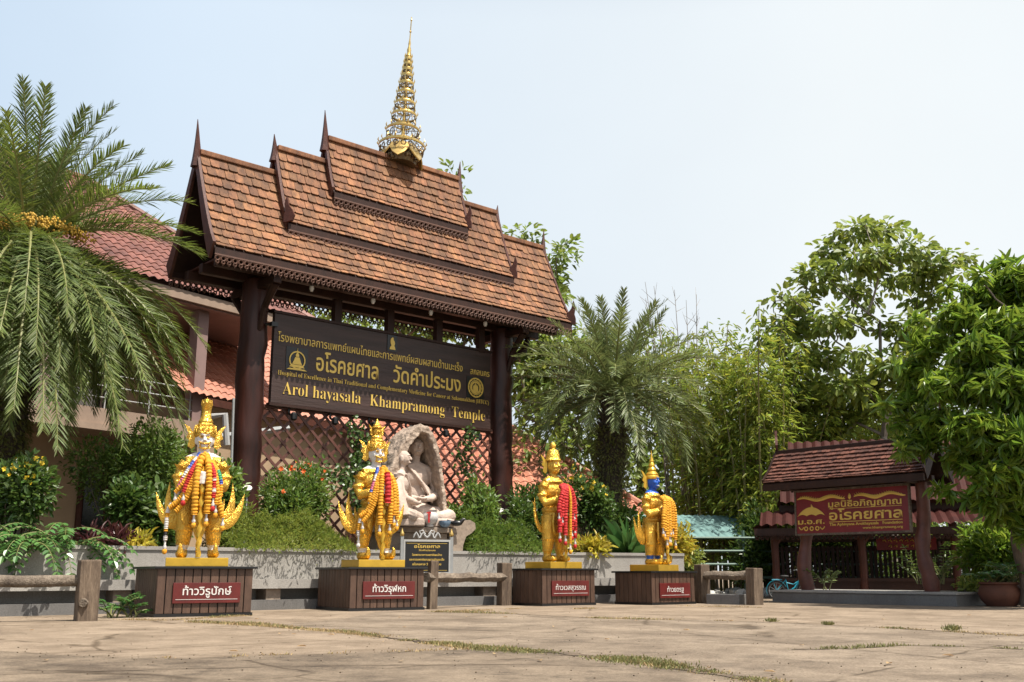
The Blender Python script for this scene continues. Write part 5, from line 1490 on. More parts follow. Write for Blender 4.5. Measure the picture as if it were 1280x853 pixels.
# ================================================================== pots, stones, small lamps, poles
p = gnd(1252, 758)
t = thing('clay_pot', 'wide brown clay pot under the mango tree at the right edge', 'plant pot', (p.x, p.y, 0))
mb = MB(); mb.lathe([(.26, 0), (.36, .12), (.40, .24), (.36, .36), (.33, .40), (.37, .42), (.37, .45), (.31, .45), (.29, .36)], 26); mb.build('vessel', M['terracotta'], t, smooth=45)
mb = MB(); mb.lathe([(.30, .36), (.29, .38), (.02, .39)], 20); mb.build('earth', M['soil'], t)
p = gnd(1226, 752)
t = thing('grey_planter', 'low dark grey square planter left of the clay pot', 'planter', (p.x, p.y, 0), R(-30))
mb = MB(); mb.bbox((-.28, -.2, 0), (.28, .2, .26), .02); mb.build('box', M['granited'], t)
for i in range(13):
    p = gnd(890 + i * 7.2 + rng.uniform(-2, 2), 746 + rng.uniform(-1.5, 1.5))
    mb = MB(); s = rng.uniform(.11, .2)
    bm = bmesh.new(); bmesh.ops.create_icosphere(bm, subdivisions=2, radius=1)
    for v in bm.verts: v.co = Vector((v.co.x * s * 1.2, v.co.y * s, v.co.z * s * .8 + s * .5)) * (1 + .25 * MN.noise(v.co * 1.5 + Vector((i, 0, 0))))
    bm.verts.index_update(); mb.add([v.co.copy() for v in bm.verts], [[v.index for v in f.verts] for f in bm.faces]); bm.free()
    o = mb.build('white_stone', M['stone_white'], None, smooth=50); o.location = (p.x, p.y, 0); o.rotation_euler.z = rng.uniform(0, 6)
    tag(o, 'one of the rough white stones edging the bamboo left of the bicycle', 'stone', 'white edging stones by the bicycle')
for px, py, Y, lb in ((309, 612, 22.5, 'small white garden spotlight at the foot of the left gate post'), (626, 640, 26.3, 'small white garden spotlight at the foot of the right gate post')):
    p = at(px, py, Y)
    t = thing('garden_spotlight', lb, 'spotlight', (p.x, Y, 1.0), R(20), 'garden spotlights aimed at the gate posts')
    h = p.z - 1.0
    mb = MB(); mb.tube([(0, 0, -.05), (0, 0, h)], .018, n=8); mb.build('stake', M['greysteel'], t)
    mb = MB(); mb.lathe([(.03, -.10), (.07, -.04), (.10, .02), (.10, .05), (.02, .055)], 14, TR(0, 0, h) @ RX(R(40))); mb.build('lamp_head', M['white'], t, smooth=45)
a = at(289, 640, 22.3); b_ = at(292, 498, 22.3)
mb = MB(); mb.tube([(a.x, a.y, .98), tuple(b_)], .028, n=8)
tag(mb.build('thin_pole', M['greysteel']), 'thin pale pole leaning beside the left gate post', 'pole')
a = at(1047, 485, 33)
t = thing('concrete_pole', 'slim grey concrete utility pole rising behind the small shingled sign', 'pole', (a.x, 33, 0))
mb = MB(); mb.tube([(0, 0, -.1), (0, 0, a.z)], [.14, .10], n=10); mb.build('shaft', M['greysteel'], t)
# ================================================================== leaves
TPL = {
 'oval': (np.array([(0, 0, 0), (.30, .5, .10), (.72, .40, .05), (1, 0, -.06), (.72, -.40, .05), (.30, -.5, .10)]), [(0, 1, 2, 3), (0, 3, 4, 5)]),
 'lance': (np.array([(0, 0, 0), (.35, .5, .06), (.75, .30, -.06), (1, 0, -.22), (.75, -.30, -.06), (.35, -.5, .06)]), [(0, 1, 2, 3), (0, 3, 4, 5)]),
 'dia': (np.array([(0, 0, 0), (.5, .5, .04), (1, 0, 0), (.5, -.5, .04)]), [(0, 1, 2, 3)]),
 'blade': (np.array([(0, .5, 0), (0, -.5, 0), (.55, -.32, -.02), (1, 0, -.12), (.55, .32, -.02)]), None),
}
def unit(a): return a / np.maximum(np.linalg.norm(a, axis=-1, keepdims=True), 1e-9)
def leaves(name, P, D, N, L, Wd, tpl, mat, parent=None):
    T, F = TPL[tpl]
    P = np.asarray(P, float); D = unit(np.asarray(D, float)); N = np.asarray(N, float)
    S = unit(np.cross(N, D)); N = np.cross(D, S)
    n = len(P)
    L = np.broadcast_to(np.asarray(L, float), (n,))[:, None, None]; Wd = np.broadcast_to(np.asarray(Wd, float), (n,))[:, None, None]
    V = P[:, None, :] + D[:, None, :] * (T[None, :, 0:1] * L) + S[:, None, :] * (T[None, :, 1:2] * Wd) + N[:, None, :] * (T[None, :, 2:3] * L)
    F = np.asarray(F); k = len(T)
    FF = (F[None] + (np.arange(n) * k)[:, None, None]).reshape(-1, F.shape[1])
    return link(name, np_mesh(name, V.reshape(-1, 3), FF), mat, parent)
def rnd_dir(n):
    v = nr.normal(size=(n, 3)); return unit(v)
def ellpts(n, c, r, lo=.45):
    d = rnd_dir(n); q = (lo ** 3 + (1 - lo ** 3) * nr.random(n)) ** (1 / 3)
    return np.asarray(c) + d * np.asarray(r) * q[:, None], d

def crown_leaves(ells, clumps, per, size, wid, spread, droop, flat=.6):
    """clumps of leaves around twig ends scattered through ellipsoids"""
    tot = sum(e[1][0] * e[1][1] * e[1][2] for e in ells)
    P = []; D = []; N = []; Lz = []; C = []
    for c, r in ells:
        m = max(3, int(clumps * r[0] * r[1] * r[2] / tot))
        cp, cd_ = ellpts(m, c, r)
        C.append(cp)
        for q, dd in zip(cp, cd_):
            k = int(per * nr.uniform(.6, 1.3))
            off = rnd_dir(k)
            pos = q + off * spread * nr.random((k, 1)) ** .5 * np.array([1, 1, flat])
            d = unit(off * .9 + dd * .5 + np.array([0, 0, -droop]) + nr.normal(size=(k, 3)) * .3)
            P.append(pos); D.append(d)
            nn = np.array([0, 0, 1.0]) + dd * .5 + nr.normal(size=(k, 3)) * .45
            N.append(nn); Lz.append(size * nr.uniform(.65, 1.2, k))
    P = np.concatenate(P); D = np.concatenate(D); N = np.concatenate(N); Lz = np.concatenate(Lz)
    return P, D, N, Lz, Lz * wid, np.concatenate(C)
def limbs(mb, fork, targets, r0, rr, n=5):
    for t in targets:
        a = Vector(fork); b = Vector(t)
        mid = a.lerp(b, .5) + Vector((rr.uniform(-.2, .2), rr.uniform(-.2, .2), -.08 * (b - a).length + rr.uniform(-.1, .25)))
        pts = []
        for i in range(n + 1):
            u = i / n
            pts.append(a * (1 - u) ** 2 + mid * 2 * u * (1 - u) + b * u * u)
        mb.tube(pts, [r0 * (1 - .85 * i / n) for i in range(n + 1)], n=6, cap=False)
def branches(mb, trunk_pts, targets, r0, rr, near=.35):
    nodes = [Vector(p) for p in trunk_pts]; par = [-1] + list(range(len(nodes) - 1)); path = [0.0] * len(nodes)
    T = sorted([Vector(t) for t in targets], key=lambda t: (t - nodes[-1]).length)
    n0 = len(nodes); ends = []
    for t in T:
        best = min(range(n0 // 2, len(nodes)), key=lambda i: (t - nodes[i]).length + near * path[i] + (2.0 if nodes[i].z > t.z + .3 else 0))
        a = nodes[best]; L = (t - a).length; k = max(2, int(L / .45)); prev = best
        sag = Vector((rr.uniform(-.12, .12), rr.uniform(-.12, .12), rr.uniform(-.16, .02))) * L
        for q in range(1, k + 1):
            u = q / k
            nodes.append(a.lerp(t, u) + sag * (4 * u * (1 - u)) * .6); par.append(prev); path.append(path[prev] + L / k); prev = len(nodes) - 1
        ends.append(prev)
    cnt = [0] * len(nodes)
    for e in ends:
        i = e
        while i != -1: cnt[i] += 1; i = par[i]
    tot = max(1, max(cnt[n0 - 1:]))
    rad = [max(.016, r0 * (c / tot) ** .5) for c in cnt]
    for i in range(n0, len(nodes)):
        p = par[i]
        mb.tube([nodes[p], nodes[i]], [min(rad[p], rad[i] * 1.35), rad[i]], n=5, cap=False)
def tree(name, label, cat, base, fork, r, ells, clumps, per, size, wid, spread, droop, leafmat, tpl='oval', nl=26, bark='bark', group=None, twigs=0, flat=.6):
    t = thing(name, label, cat, base, 0, group)
    b = Vector(base)
    El = [((Vector(c) - b), rr_) for c, rr_ in ells]
    P, D, N, L, Wd, C = crown_leaves([(tuple(c), rr_) for c, rr_ in El], clumps, per, size, wid, spread, droop, flat)
    leaves('crown', P, D, N, L, Wd, tpl, M[leafmat], t)
    rr = random.Random(len(label))
    mb = MB(); f = Vector(fork) - b
    k = 9
    mb.tube([f * (i / k) + Vector((rr.uniform(-.05, .05), rr.uniform(-.05, .05), 0)) * (1 if 0 < i < k else 0) for i in range(k + 1)], [r * (1.15 - .6 * i / k) for i in range(k + 1)], n=10)
    idx = nr.choice(len(C), min(nl + twigs, len(C)), replace=False)
    branches(mb, [f * .8, f * .9, f], [C[i] for i in idx], r * .62, rr)
    mb.build('trunk', M[bark], t, smooth=60)
    return t

# ================================================================== palms
def frond_mesh(name, az, e0, droop, L, nl, lw, ll, mats, sag=.22, vee=.45, pw=1.15):
    n = 16
    P = [np.zeros(3)]; T = []
    for i in range(n):
        t = (i + .5) / n
        e = e0 - droop * t ** pw
        e = max(e, -1.50)
        d = np.array([math.cos(az) * math.cos(e), math.sin(az) * math.cos(e), math.sin(e)])
        T.append(d); P.append(P[-1] + d * L / n)
    P = np.array(P); T = np.array(T + [T[-1]])
    side = np.array([-math.sin(az), math.cos(az), 0])
    st = np.linspace(.10, 1.0, nl)
    ip = np.clip(st * n, 0, n - 1e-6); i0 = ip.astype(int); fr = (ip - i0)[:, None]
    pos = P[i0] * (1 - fr) + P[i0 + 1] * fr
    tan = unit(T[i0])
    up = np.cross(tan, side)
    up = np.where(up[:, 2:3] < 0, -up, up)
    prof = np.interp(st, [.1, .2, .45, .8, 1.0], [.35, .75, 1.0, .75, .40]) * ll
    V = []; F = []
    Vs = []; 
    for sg in (-1, 1):
        an = np.radians(np.interp(st, [.1, 1], [62, 34]))[:, None] + nr.normal(size=(nl, 1)) * .07
        v_ = vee + nr.normal(size=(nl, 1)) * .34
        d = unit(tan * np.cos(an) + (side * sg * np.cos(v_) + up * np.sin(v_)) * np.sin(an))
        l = (prof * np.where(nr.random(nl) < .07, nr.uniform(.3, .7, nl), nr.uniform(.82, 1.12, nl)))[:, None]
        w = unit(np.cross(d, up)) * lw
        w = unit(np.cross(d, np.cross(d, tan))) * lw * 0 + unit(np.cross(d, up + nr.normal(size=(nl, 3)) * .3)) * lw
        m1 = pos + d * l * .5 + np.array([0, 0, -1]) * l * sag * .12
        e1 = pos + d * l * .97 + np.array([0, 0, -1]) * l * sag * .5
        Vs.append(np.stack([pos - w * .35, pos + w * .35, m1 + w * .5, m1 - w * .5, e1], 1))
    V = np.concatenate(Vs); k = len(V)
    base = (np.arange(k) * 5)[:, None]
    V = V.reshape(-1, 3)
    Fq = base + np.array([[0, 1, 2, 3]]); Ft = base + np.array([[3, 2, 4]])
    mb = MB(); mb.tube([tuple(p) for p in P], [.035 * L / 3 * (1.05 - .95 * i / n) for i in range(n + 1)], n=5, cap=False)
    me = bpy.data.meshes.new(name)
    nv = len(V)
    verts = [tuple(v) for v in V] + [tuple(v) for v in mb.v]
    faces = [tuple(f) for f in Fq] + [tuple(f) for f in Ft] + [tuple(i + nv for i in f) for f in mb.f]
    me.from_pydata(verts, [], faces)
    mi = np.zeros(len(faces), np.int32); mi[len(Fq) + len(Ft):] = 1
    me.polygons.foreach_set('material_index', mi)
    for m in mats: me.materials.append(m)
    me.update()
    return me
def palm(label, base, top, r, classes, mats, lw, ll, nl, fern, fruit=None):
    t = thing('palm_tree', label, 'palm tree', base)
    b = Vector(base); tp = Vector(top) - b
    rr = random.Random(4)
    mb = MB(); k = 26
    mb.tube([tp * (i / k) for i in range(k + 1)], [r * (1.1 - .15 * i / k) * (1.0 + .10 * (i % 2)) for i in range(k + 1)], n=14)
    for i in range(70):      # old leaf bases
        a = i * 2.4; u = .55 + .45 * i / 70
        c = tp * u
        mb.tube([(c.x + r * .8 * math.cos(a), c.y + r * .8 * math.sin(a), c.z - .08), (c.x + r * 1.35 * math.cos(a), c.y + r * 1.35 * math.sin(a), c.z + .14)], [.07, .03], n=5)
    mb.build('trunk', M['palmbark'], t)
    for cnt, e0, e1, dr0, dr1, L0, L1, az0, az1 in classes:
        for i in range(cnt):
            az = az0 + (az1 - az0) * (i + rr.uniform(.1, .9)) / cnt
            me = frond_mesh('frond', az, R(rr.uniform(e0, e1)), R(rr.uniform(dr0, dr1)), rr.uniform(L0, L1), nl, lw, ll, mats)
            o = link('frond', me, mats, t)
            o.location = tp + Vector((math.cos(az) * r * .6, math.sin(az) * r * .6, rr.uniform(-.15, .1)))
    if fern:
        n, u0, u1, sz, wd = fern
        u = nr.uniform(u0, u1, n); a = nr.uniform(0, 2 * math.pi, n)
        rad = r * 1.02 + nr.random(n) * wd
        P = np.outer(u, np.array(tp)) + np.stack([np.cos(a) * rad, np.sin(a) * rad, np.zeros(n)], 1)
        D = np.stack([np.cos(a), np.sin(a), -.9 + nr.normal(size=n) * .5], 1) + nr.normal(size=(n, 3)) * .3
        leaves('clinging_fern', P, D, np.stack([np.cos(a), np.sin(a), np.ones(n)], 1), sz * nr.uniform(.6, 1.3, n), sz * .4, 'oval', M['fern_leaf'], t)
    return t
pl_b = at(-8, 612, 19.0); pl_t = at(36, 300, 19.0)
pm_ = [M['palm_leaf'], M['rachis']]
P1 = palm('large feathery palm at far left with long drooping fronds and a yellow fruit cluster', (pl_b.x, 19.0, .9), tuple(pl_t), .36,
     [(16, 58, 86, 15, 42, 2.6, 3.1, 0, 6.28), (11, 40, 58, 28, 50, 2.7, 3.1, .2, 6.5), (4, 12, 30, 30, 48, 2.8, 3.2, -.5, .6), (5, 8, 30, 40, 60, 2.6, 3.0, 1.2, 5.0),
      (44, -36, -4, 44, 68, 3.2, 4.2, 0, 6.28), (26, -46, -14, 44, 66, 3.5, 4.4, -1.9, .6), (22, -62, -30, 22, 45, 2.6, 3.6, 0, 6.28), (18, -50, -26, 25, 45, 4.2, 5.2, -2.0, .5)],
     pm_, .024, .54, 92, (5200, .02, .72, .10, .10))
mb = MB()
for q in range(7):
    az = -2.4 + q * .42
    for k in range(130):
        u = rng.uniform(.1, 1); sp_ = .22 * u
        c = Vector((math.cos(az) * (.25 + .85 * u) + rng.uniform(-sp_, sp_), math.sin(az) * (.25 + .85 * u) + rng.uniform(-sp_, sp_), .18 + .10 * u - .22 * u * u + rng.uniform(-.10, .10)))
        mb.ell(tuple(c), (.022, .022, .026), 5, 4)
    mb.tube([(0, 0, .1), (math.cos(az) * .6, math.sin(az) * .6, .20), (math.cos(az) * 1.1, math.sin(az) * 1.1, .08)], .025, n=5)
fr_ = mb.build('fruit_cluster', M['fruit'], P1); fr_.location = pl_t - Vector((pl_b.x, 19.0, .9))

pb_ = at(758, 700, 27.0); pt_ = at(768, 492, 27.0)
P2 = palm('grey green date palm with an arching crown behind the two right hand guardians', (pb_.x, 27.0, .9), tuple(pt_), .30,
     [(16, 55, 86, 15, 45, 2.4, 2.9, 0, 6.28), (24, 28, 55, 40, 70, 2.6, 3.1, .2, 6.5), (20, 8, 28, 60, 85, 2.6, 3.1, .1, 6.4), (20, -12, 12, 60, 90, 2.5, 3.1, 0, 6.28)],
     [M['palm_leaf_grey'], M['rachis']], .030, .50, 66, (3400, .18, .80, .085, .14))
mb = MB(); mb.tube([(0, 0, 0), (-.05, 0, 1.2), (-.12, 0, 2.45)], [.035, .03, .008], n=6)
o = mb.build('spear_leaf', M['rachis'], P2); o.location = pt_ - Vector((pb_.x, 27.0, .9)) + Vector((-.28, 0, 0))

# ================================================================== trees
def E_(px, py, Y, rpx, rpy, ry=None):
    p = at(px, py, Y); s = Y / FPX * 1.03
    return (tuple(p), (rpx * s, (ry or rpx * s), rpy * s))
def stand(px, Y): return (at(px, 716, Y).x, Y, 0)
# teak: large leaves, sparse, limbs showing
tk = [E_(x, y, 31 + d, r, r * .62) for x, y, r, d in ((1068, 288, 24, 0), (1105, 292, 22, 1), (1135, 312, 24, -1), (1042, 318, 24, .5), (1085, 322, 26, -1), (1165, 330, 24, 0), (1196, 322, 16, 1), (1205, 345, 14, 0), (1020, 350, 26, 0), (1060, 358, 20, 1.5),
      (988, 375, 22, -.5), (1120, 350, 22, 1.5), (1160, 372, 24, .5), (1000, 405, 28, 1), (972, 415, 20, 0), (1040, 400, 24, -1.2), (1150, 410, 26, -1), (1185, 395, 18, 0), (985, 450, 28, 0), (1025, 450, 26, 1), (1075, 440, 18, -1.5), (1120, 455, 26, -1), (1010, 495, 30, 0), (1060, 485, 28, -1), (1100, 500, 28, 0), (1150, 470, 24, 0), (1040, 530, 30, .5), (1085, 370, 18, 1.0), (1105, 405, 18, -.5), (1070, 400, 20, .8), (1130, 430, 18, .5), (1090, 470, 20, 0), (1062, 330, 20, -1), (1145, 345, 20, 0))]
tree('teak_tree', 'tall open teak tree with big pale leaves showing its limbs against the sky', 'tree', stand(1118, 31), tuple(at(1105, 545, 31)), .17, tk, 640, 11, .27, .62, .34, .45, 'teak_leaf', 'oval', 75, 'barkpale', twigs=120)
# mango at the right edge
mg = [E_(x, y, 19.5 + d * 1.5, r * .88, r * .50) for x, y, r, d in ((1282, 352, 40, 0), (1238, 372, 36, .3), (1320, 380, 50, 0), (1200, 398, 32, -.2), (1262, 410, 44, -.5), (1165, 428, 30, 0), (1220, 438, 38, -.6), (1300, 440, 50, -.6), (1150, 462, 26, .2), (1185, 482, 36, -.5), (1248, 482, 44, -.8), (1300, 500, 46, -.8), (1140, 500, 24, .3), (1172, 528, 34, 0), (1222, 535, 38, -.8), (1280, 550, 46, -.9), (1150, 552, 26, .2), (1200, 572, 28, -.2), (1250, 592, 36, -.8), (1228, 625, 24, -.6), (1290, 610, 36, -.8), (1320, 540, 50, 0), (1262, 640, 28, -.4), (1298, 660, 34, -.5), (1130, 470, 14, .2), (1122, 525, 16, .3), (1192, 362, 16, .1), (1150, 403, 14, .2), (1116, 455, 12, 0), (1104, 508, 12, .2), (1216, 343, 14, -.2), (1255, 330, 18, .2), (1132, 566, 14, 0), (1182, 612, 16, -.2), (1110, 480, 9, -.3))]
def mango(label, base, fork, ells, n, name='mango_tree', mat='mango_leaf'):
    t = thing(name, label, 'tree', base)
    b = np.array(base); tot = sum(e[1][0] * e[1][1] * e[1][2] for e in ells)
    P = []; D = []; N = []; C = []
    for c, r in ells:
        m = int(n * r[0] * r[1] * r[2] / tot)
        cp, dd = ellpts(m, np.array(c) - b, r, .5)
        C.append(cp)
        k = 11
        ax = unit(dd * .8 + np.array([0, 0, .25]) + nr.normal(size=(m, 3)) * .35)
        for j in range(k):
            az = nr.uniform(0, 6.28, m)
            t1 = unit(np.cross(ax, np.array([.3, .2, 1.0]))); t2 = np.cross(ax, t1)
            out = t1 * np.cos(az)[:, None] + t2 * np.sin(az)[:, None]
            d = unit(out * .95 + ax * nr.uniform(-.1, .7, (m, 1)) + np.array([0, 0, -.35]))
            P.append(cp + ax * nr.uniform(-.08, .04, (m, 1))); D.append(d); N.append(ax + nr.normal(size=(m, 3)) * .25)
    P = np.concatenate(P); D = np.concatenate(D); N = np.concatenate(N)
    L = .29 * nr.uniform(.6, 1.25, len(P))
    leaves('crown', P, D, N, L, L * .25, 'lance', M[mat], t)
    rr = random.Random(3); C = np.concatenate(C)
    mb = MB(); f = Vector(fork) - Vector(base); k = 8
    mb.tube([f * (i / k) + Vector((.06 * math.sin(i * 1.2), 0, 0)) * (0 < i < k) for i in range(k + 1)], [.17 * (1.2 - .5 * i / k) for i in range(k + 1)], n=10)
    branches(mb, [f * .8, f * .9, f], [C[i] for i in nr.choice(len(C), 110, replace=False)], .085, rr)
    mb.build('trunk', M['bark'], t, smooth=60)
    return t
mango('dense lush mango tree with long glossy leaves overhanging the right edge', stand(1284, 20.0), tuple(at(1268, 590, 19.6)), mg, 1750)

# bamboo clumps
def bamboo(label, px, Y, n, h0, h1, spread, seed, per=120):
    rr = random.Random(seed)
    base = stand(px, Y)
    t = thing('bamboo_clump', label, 'bamboo', base, 0, 'bamboo clumps beyond the right hand guardians')
    mb = MB(); P = []; D = []; N = []
    for i in range(n):
        az = rr.uniform(0, 6.28); h = rr.uniform(h0, h1); lean = rr.uniform(.05, .30) * spread
        x0, y0 = rr.gauss(0, .45), rr.gauss(0, .45)
        k = 14; pts = []
        for j in range(k + 1):
            u = j / k
            bend = lean * h * (.15 * u + .85 * u ** 2.6)
            pts.append(Vector((x0 + math.cos(az) * bend, y0 + math.sin(az) * bend, h * (u - .10 * lean * u ** 3))))
        mb.tube(pts, [.045 * (1 - .85 * j / k) + .004 for j in range(k + 1)], n=6, cap=False)
        m = int(per * rr.uniform(.7, 1.2))
        for q in range(m):
            u = rr.uniform(.14, 1.0) ** .85
            f = u * k; j = min(int(f), k - 1); p = pts[j].lerp(pts[j + 1], f - j)
            a2 = rr.uniform(0, 6.28); rad = rr.uniform(.05, .75) * (1.05 - .6 * u)
            c = p + Vector((math.cos(a2) * rad, math.sin(a2) * rad, rr.uniform(-.15, .15)))
            if q % 9 == 0: mb.tube([tuple(p), tuple(c)], [.008, .003], n=3, cap=False)
            for w in range(4):
                P.append(c + Vector((rr.gauss(0, .07), rr.gauss(0, .07), rr.gauss(0, .07))))
                a3 = a2 + rr.gauss(0, .8)
                D.append((math.cos(a3), math.sin(a3), rr.uniform(-.9, .25)))
                N.append((rr.gauss(0, .35), rr.gauss(0, .35), 1))
    mb.build('culms', M['bamboo'], t, smooth=60)
    L = .25 * nr.uniform(.6, 1.3, len(P))
    leaves('foliage', np.array([tuple(p) for p in P]), np.array(D), np.array(N), L, L * .17, 'lance', M['bamboo_leaf'], t)
    return t
bamboo('airy bamboo clump just right of the date palm, with bare tips above', 872, 31.5, 13, 6.5, 9.0, .9, 1, 80)
bamboo('thick bamboo clump with yellowish stems behind the blue faced guardian', 908, 30.6, 14, 5.0, 7.6, 1.0, 2, 90)
bamboo('tall dark bamboo clump left of the small shingled sign', 955, 30.0, 15, 6.0, 8.2, .9, 3, 95)
bamboo('bamboo clump directly behind the small shingled sign', 1018, 31.5, 15, 5.5, 7.5, .9, 4, 100)
bamboo('bamboo clump behind the open pavilion roof, furthest right of the clumps', 1120, 33.0, 14, 5.0, 6.6, 1.0, 5, 130)
# bare twigs above the first clump
tw = thing('bare_sapling', 'thin bare grey twigs poking above the bamboo against the sky', 'sapling', stand(850, 33))
mb = MB()
for k in range(9):
    x = rng.uniform(-.9, 1.1); h = rng.uniform(8.4, 10.6)
    p0 = Vector((x * .3, 0, 0)); p1 = Vector((x * .7, 0, h * .6)); p2 = Vector((x * 1.1 - .3, rng.uniform(-.3, .3), h))
    mb.tube([p0, p1, p2], [.05, .025, .006], n=4)
    for q in range(6):
        u = rng.uniform(.4, .95); c = p1.lerp(p2, u); mb.tube([c, c + Vector((rng.uniform(-.5, .5), rng.uniform(-.3, .3), rng.uniform(.2, .6)))], [.010, .003], n=3)
mb.build('twigs', M['barkpale'], tw)

# trees seen over and under the gate roof, and the wooded background
tree('broadleaf_tree', 'broadleaf tree behind the gate, a green tip beside the top roof tier', 'tree', stand(535, 43), tuple(at(535, 480, 43)), .22,
     [E_(574, 238, 43, 30, 34), E_(470, 395, 43, 150, 26), E_(560, 400, 43, 60, 40), E_(530, 330, 43, 60, 70)], 420, 11, .36, .5, .42, .3, 'tree_leaf')
tree('broadleaf_tree', 'rounded broadleaf tree rising beyond the right end of the shingled roof', 'tree', stand(672, 42), tuple(at(672, 470, 42)), .22,
     [E_(655, 298, 42, 24, 20), E_(695, 330, 42, 26, 42), E_(668, 372, 42, 42, 45), E_(665, 450, 42, 60, 60)], 360, 11, .34, .5, .42, .3, 'tree_leaf')
BT = [(700, 470, 40, 70, 70, 'tree_leaf', 'bushy tree filling the gap behind the date palm crown'), (800, 500, 41, 85, 90, 'tree_leaf', 'mid green tree between the date palm and the first bamboo'),
      (890, 520, 42, 80, 100, 'tree_leaf', 'bushy tree behind the bamboo right of the date palm'), (975, 500, 40, 80, 95, 'tree_leaf', 'deep green tree beyond the tall dark bamboo clump'),
      (1060, 560, 41, 90, 90, 'tree_leaf', 'broad low tree behind the teak trunk'), (1165, 540, 41, 95, 110, 'dark_leaf', 'dark tree behind the mango crown'), (1290, 540, 42, 120, 120, 'tree_leaf', 'large tree at the right edge behind the mango')]
for i, (px, py, Y, rx, rz, lm, lb) in enumerate(BT):
    tree('background_tree', lb, 'tree', stand(px, Y), tuple(at(px, py + 40, Y)), .22, [E_(px, py, Y, rx, rz), E_(px - 25, py + 95, Y - 1.5, rx * .8, 75), E_(px + 25, py + 130, Y - 1, rx * .8, 60)], 330, 11, .32, .45, .5, .35, lm, group='trees closing the background at the right')

# ================================================================== shrubs
def shrub(name, label, box, Y, leafmat, n, size, wid, tpl='oval', z0=1.0, depth=None, droop=.15, flowers=None, cat='shrub', group=None, stems=14, lobes=7, up=.35):
    """box = photo extents x0,y0,x1,y1"""
    x0, y0, x1, y1 = box
    c = at((x0 + x1) / 2, (y0 + y1) / 2, Y); a = at(x0, y1, Y); b = at(x1, y0, Y)
    rx = (b.x - a.x) / 2; top = b.z; bot = a.z
    t = thing(name, label, cat, (c.x, Y, z0), 0, group)
    ry = depth or min(rx, 1.2)
    rr = random.Random(len(label) + int(x0))
    P = []; D = []; N = []; C = []
    for k in range(lobes):
        lx = rr.uniform(-.7, .7) * rx; ly = rr.uniform(-.6, .6) * ry
        lz = bot + (top - bot) * rr.uniform(.35, .72)
        r_ = (rx * rr.uniform(.35, .55), ry * .5, (top - bot) * rr.uniform(.25, .36))
        m = n // lobes
        pp, dd = ellpts(m, (lx, ly, lz - z0), r_, .35)
        pp += nr.normal(size=pp.shape) * .05
        P.append(pp); D.append(unit(dd + np.array([0, 0, up - droop]) + nr.normal(size=(m, 3)) * .6)); N.append(np.array([0, 0, 1.0]) + dd * .6 + nr.normal(size=(m, 3)) * .4)
        C.append((lx, ly, lz - z0))
    P = np.concatenate(P); D = np.concatenate(D); N = np.concatenate(N)
    L = size * nr.uniform(.6, 1.25, len(P))
    leaves('foliage', P, D, N, L, L * wid, tpl, M[leafmat], t)
    mb = MB(); limbs(mb, (0, 0, -.02), [C[i % lobes] for i in range(stems)] + [tuple(P[i]) for i in nr.choice(len(P), stems, replace=False)], .022, rr, 4)
    mb.build('stems', M['bark'], t)
    if flowers:
        fm, fn_, fs = flowers
        s = P[:, 2] - P[:, 1] * .6; idx = np.argsort(-s - nr.random(len(P)) * 1.0)[:fn_ * 6]
        idx = nr.choice(idx, fn_, replace=False)
        a = np.arange(6) * math.pi / 3
        fd = np.stack([np.cos(a), np.full(6, -.35), np.sin(a)], 1)
        for q in P[idx]:
            fs_ = fs * rr.uniform(.6, 1.15)
            leaves('flower', np.tile(q + np.array([0, -.05, .05]), (6, 1)), fd + nr.normal(size=(1, 3)) * .35, np.tile([0, -1.0, .25], (6, 1)), fs_, fs_ * .8, 'dia', M[fm], t)
    return t
shrub('flowering_shrub', 'dark leaved shrub dotted with yellow flowers at the left edge', (-25, 572, 68, 685), 17.0, 'dark_leaf', 3600, .12, .5, flowers=('yellowfl', 22, .05))
shrub('small_tree', 'small fine leaved tree in front of the house, behind the left guardian', (88, 528, 240, 640), 20.5, 'shrub_leaf', 8500, .10, .45, 'oval', cat='tree', depth=1.3, lobes=11)
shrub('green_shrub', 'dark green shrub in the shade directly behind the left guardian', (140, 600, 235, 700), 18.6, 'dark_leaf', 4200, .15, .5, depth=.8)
shrub('green_shrub', 'leafy shrub between the left guardian and the left gate post', (250, 570, 300, 680), 19.4, 'shrub_leaf', 2400, .12, .5, depth=.7)
shrub('purple_plant', 'low dark purple leaved plant on the wall edge left of the first guardian', (105, 664, 158, 700), 17.35, 'purple_leaf', 700, .20, .2, 'lance', depth=.35, up=.8, cat='plant')
shrub('croton', 'small yellow green croton on the wall edge behind the first pedestal', (152, 668, 188, 698), 17.6, 'croton_leaf', 380, .17, .3, 'lance', depth=.3, up=.7, cat='plant')
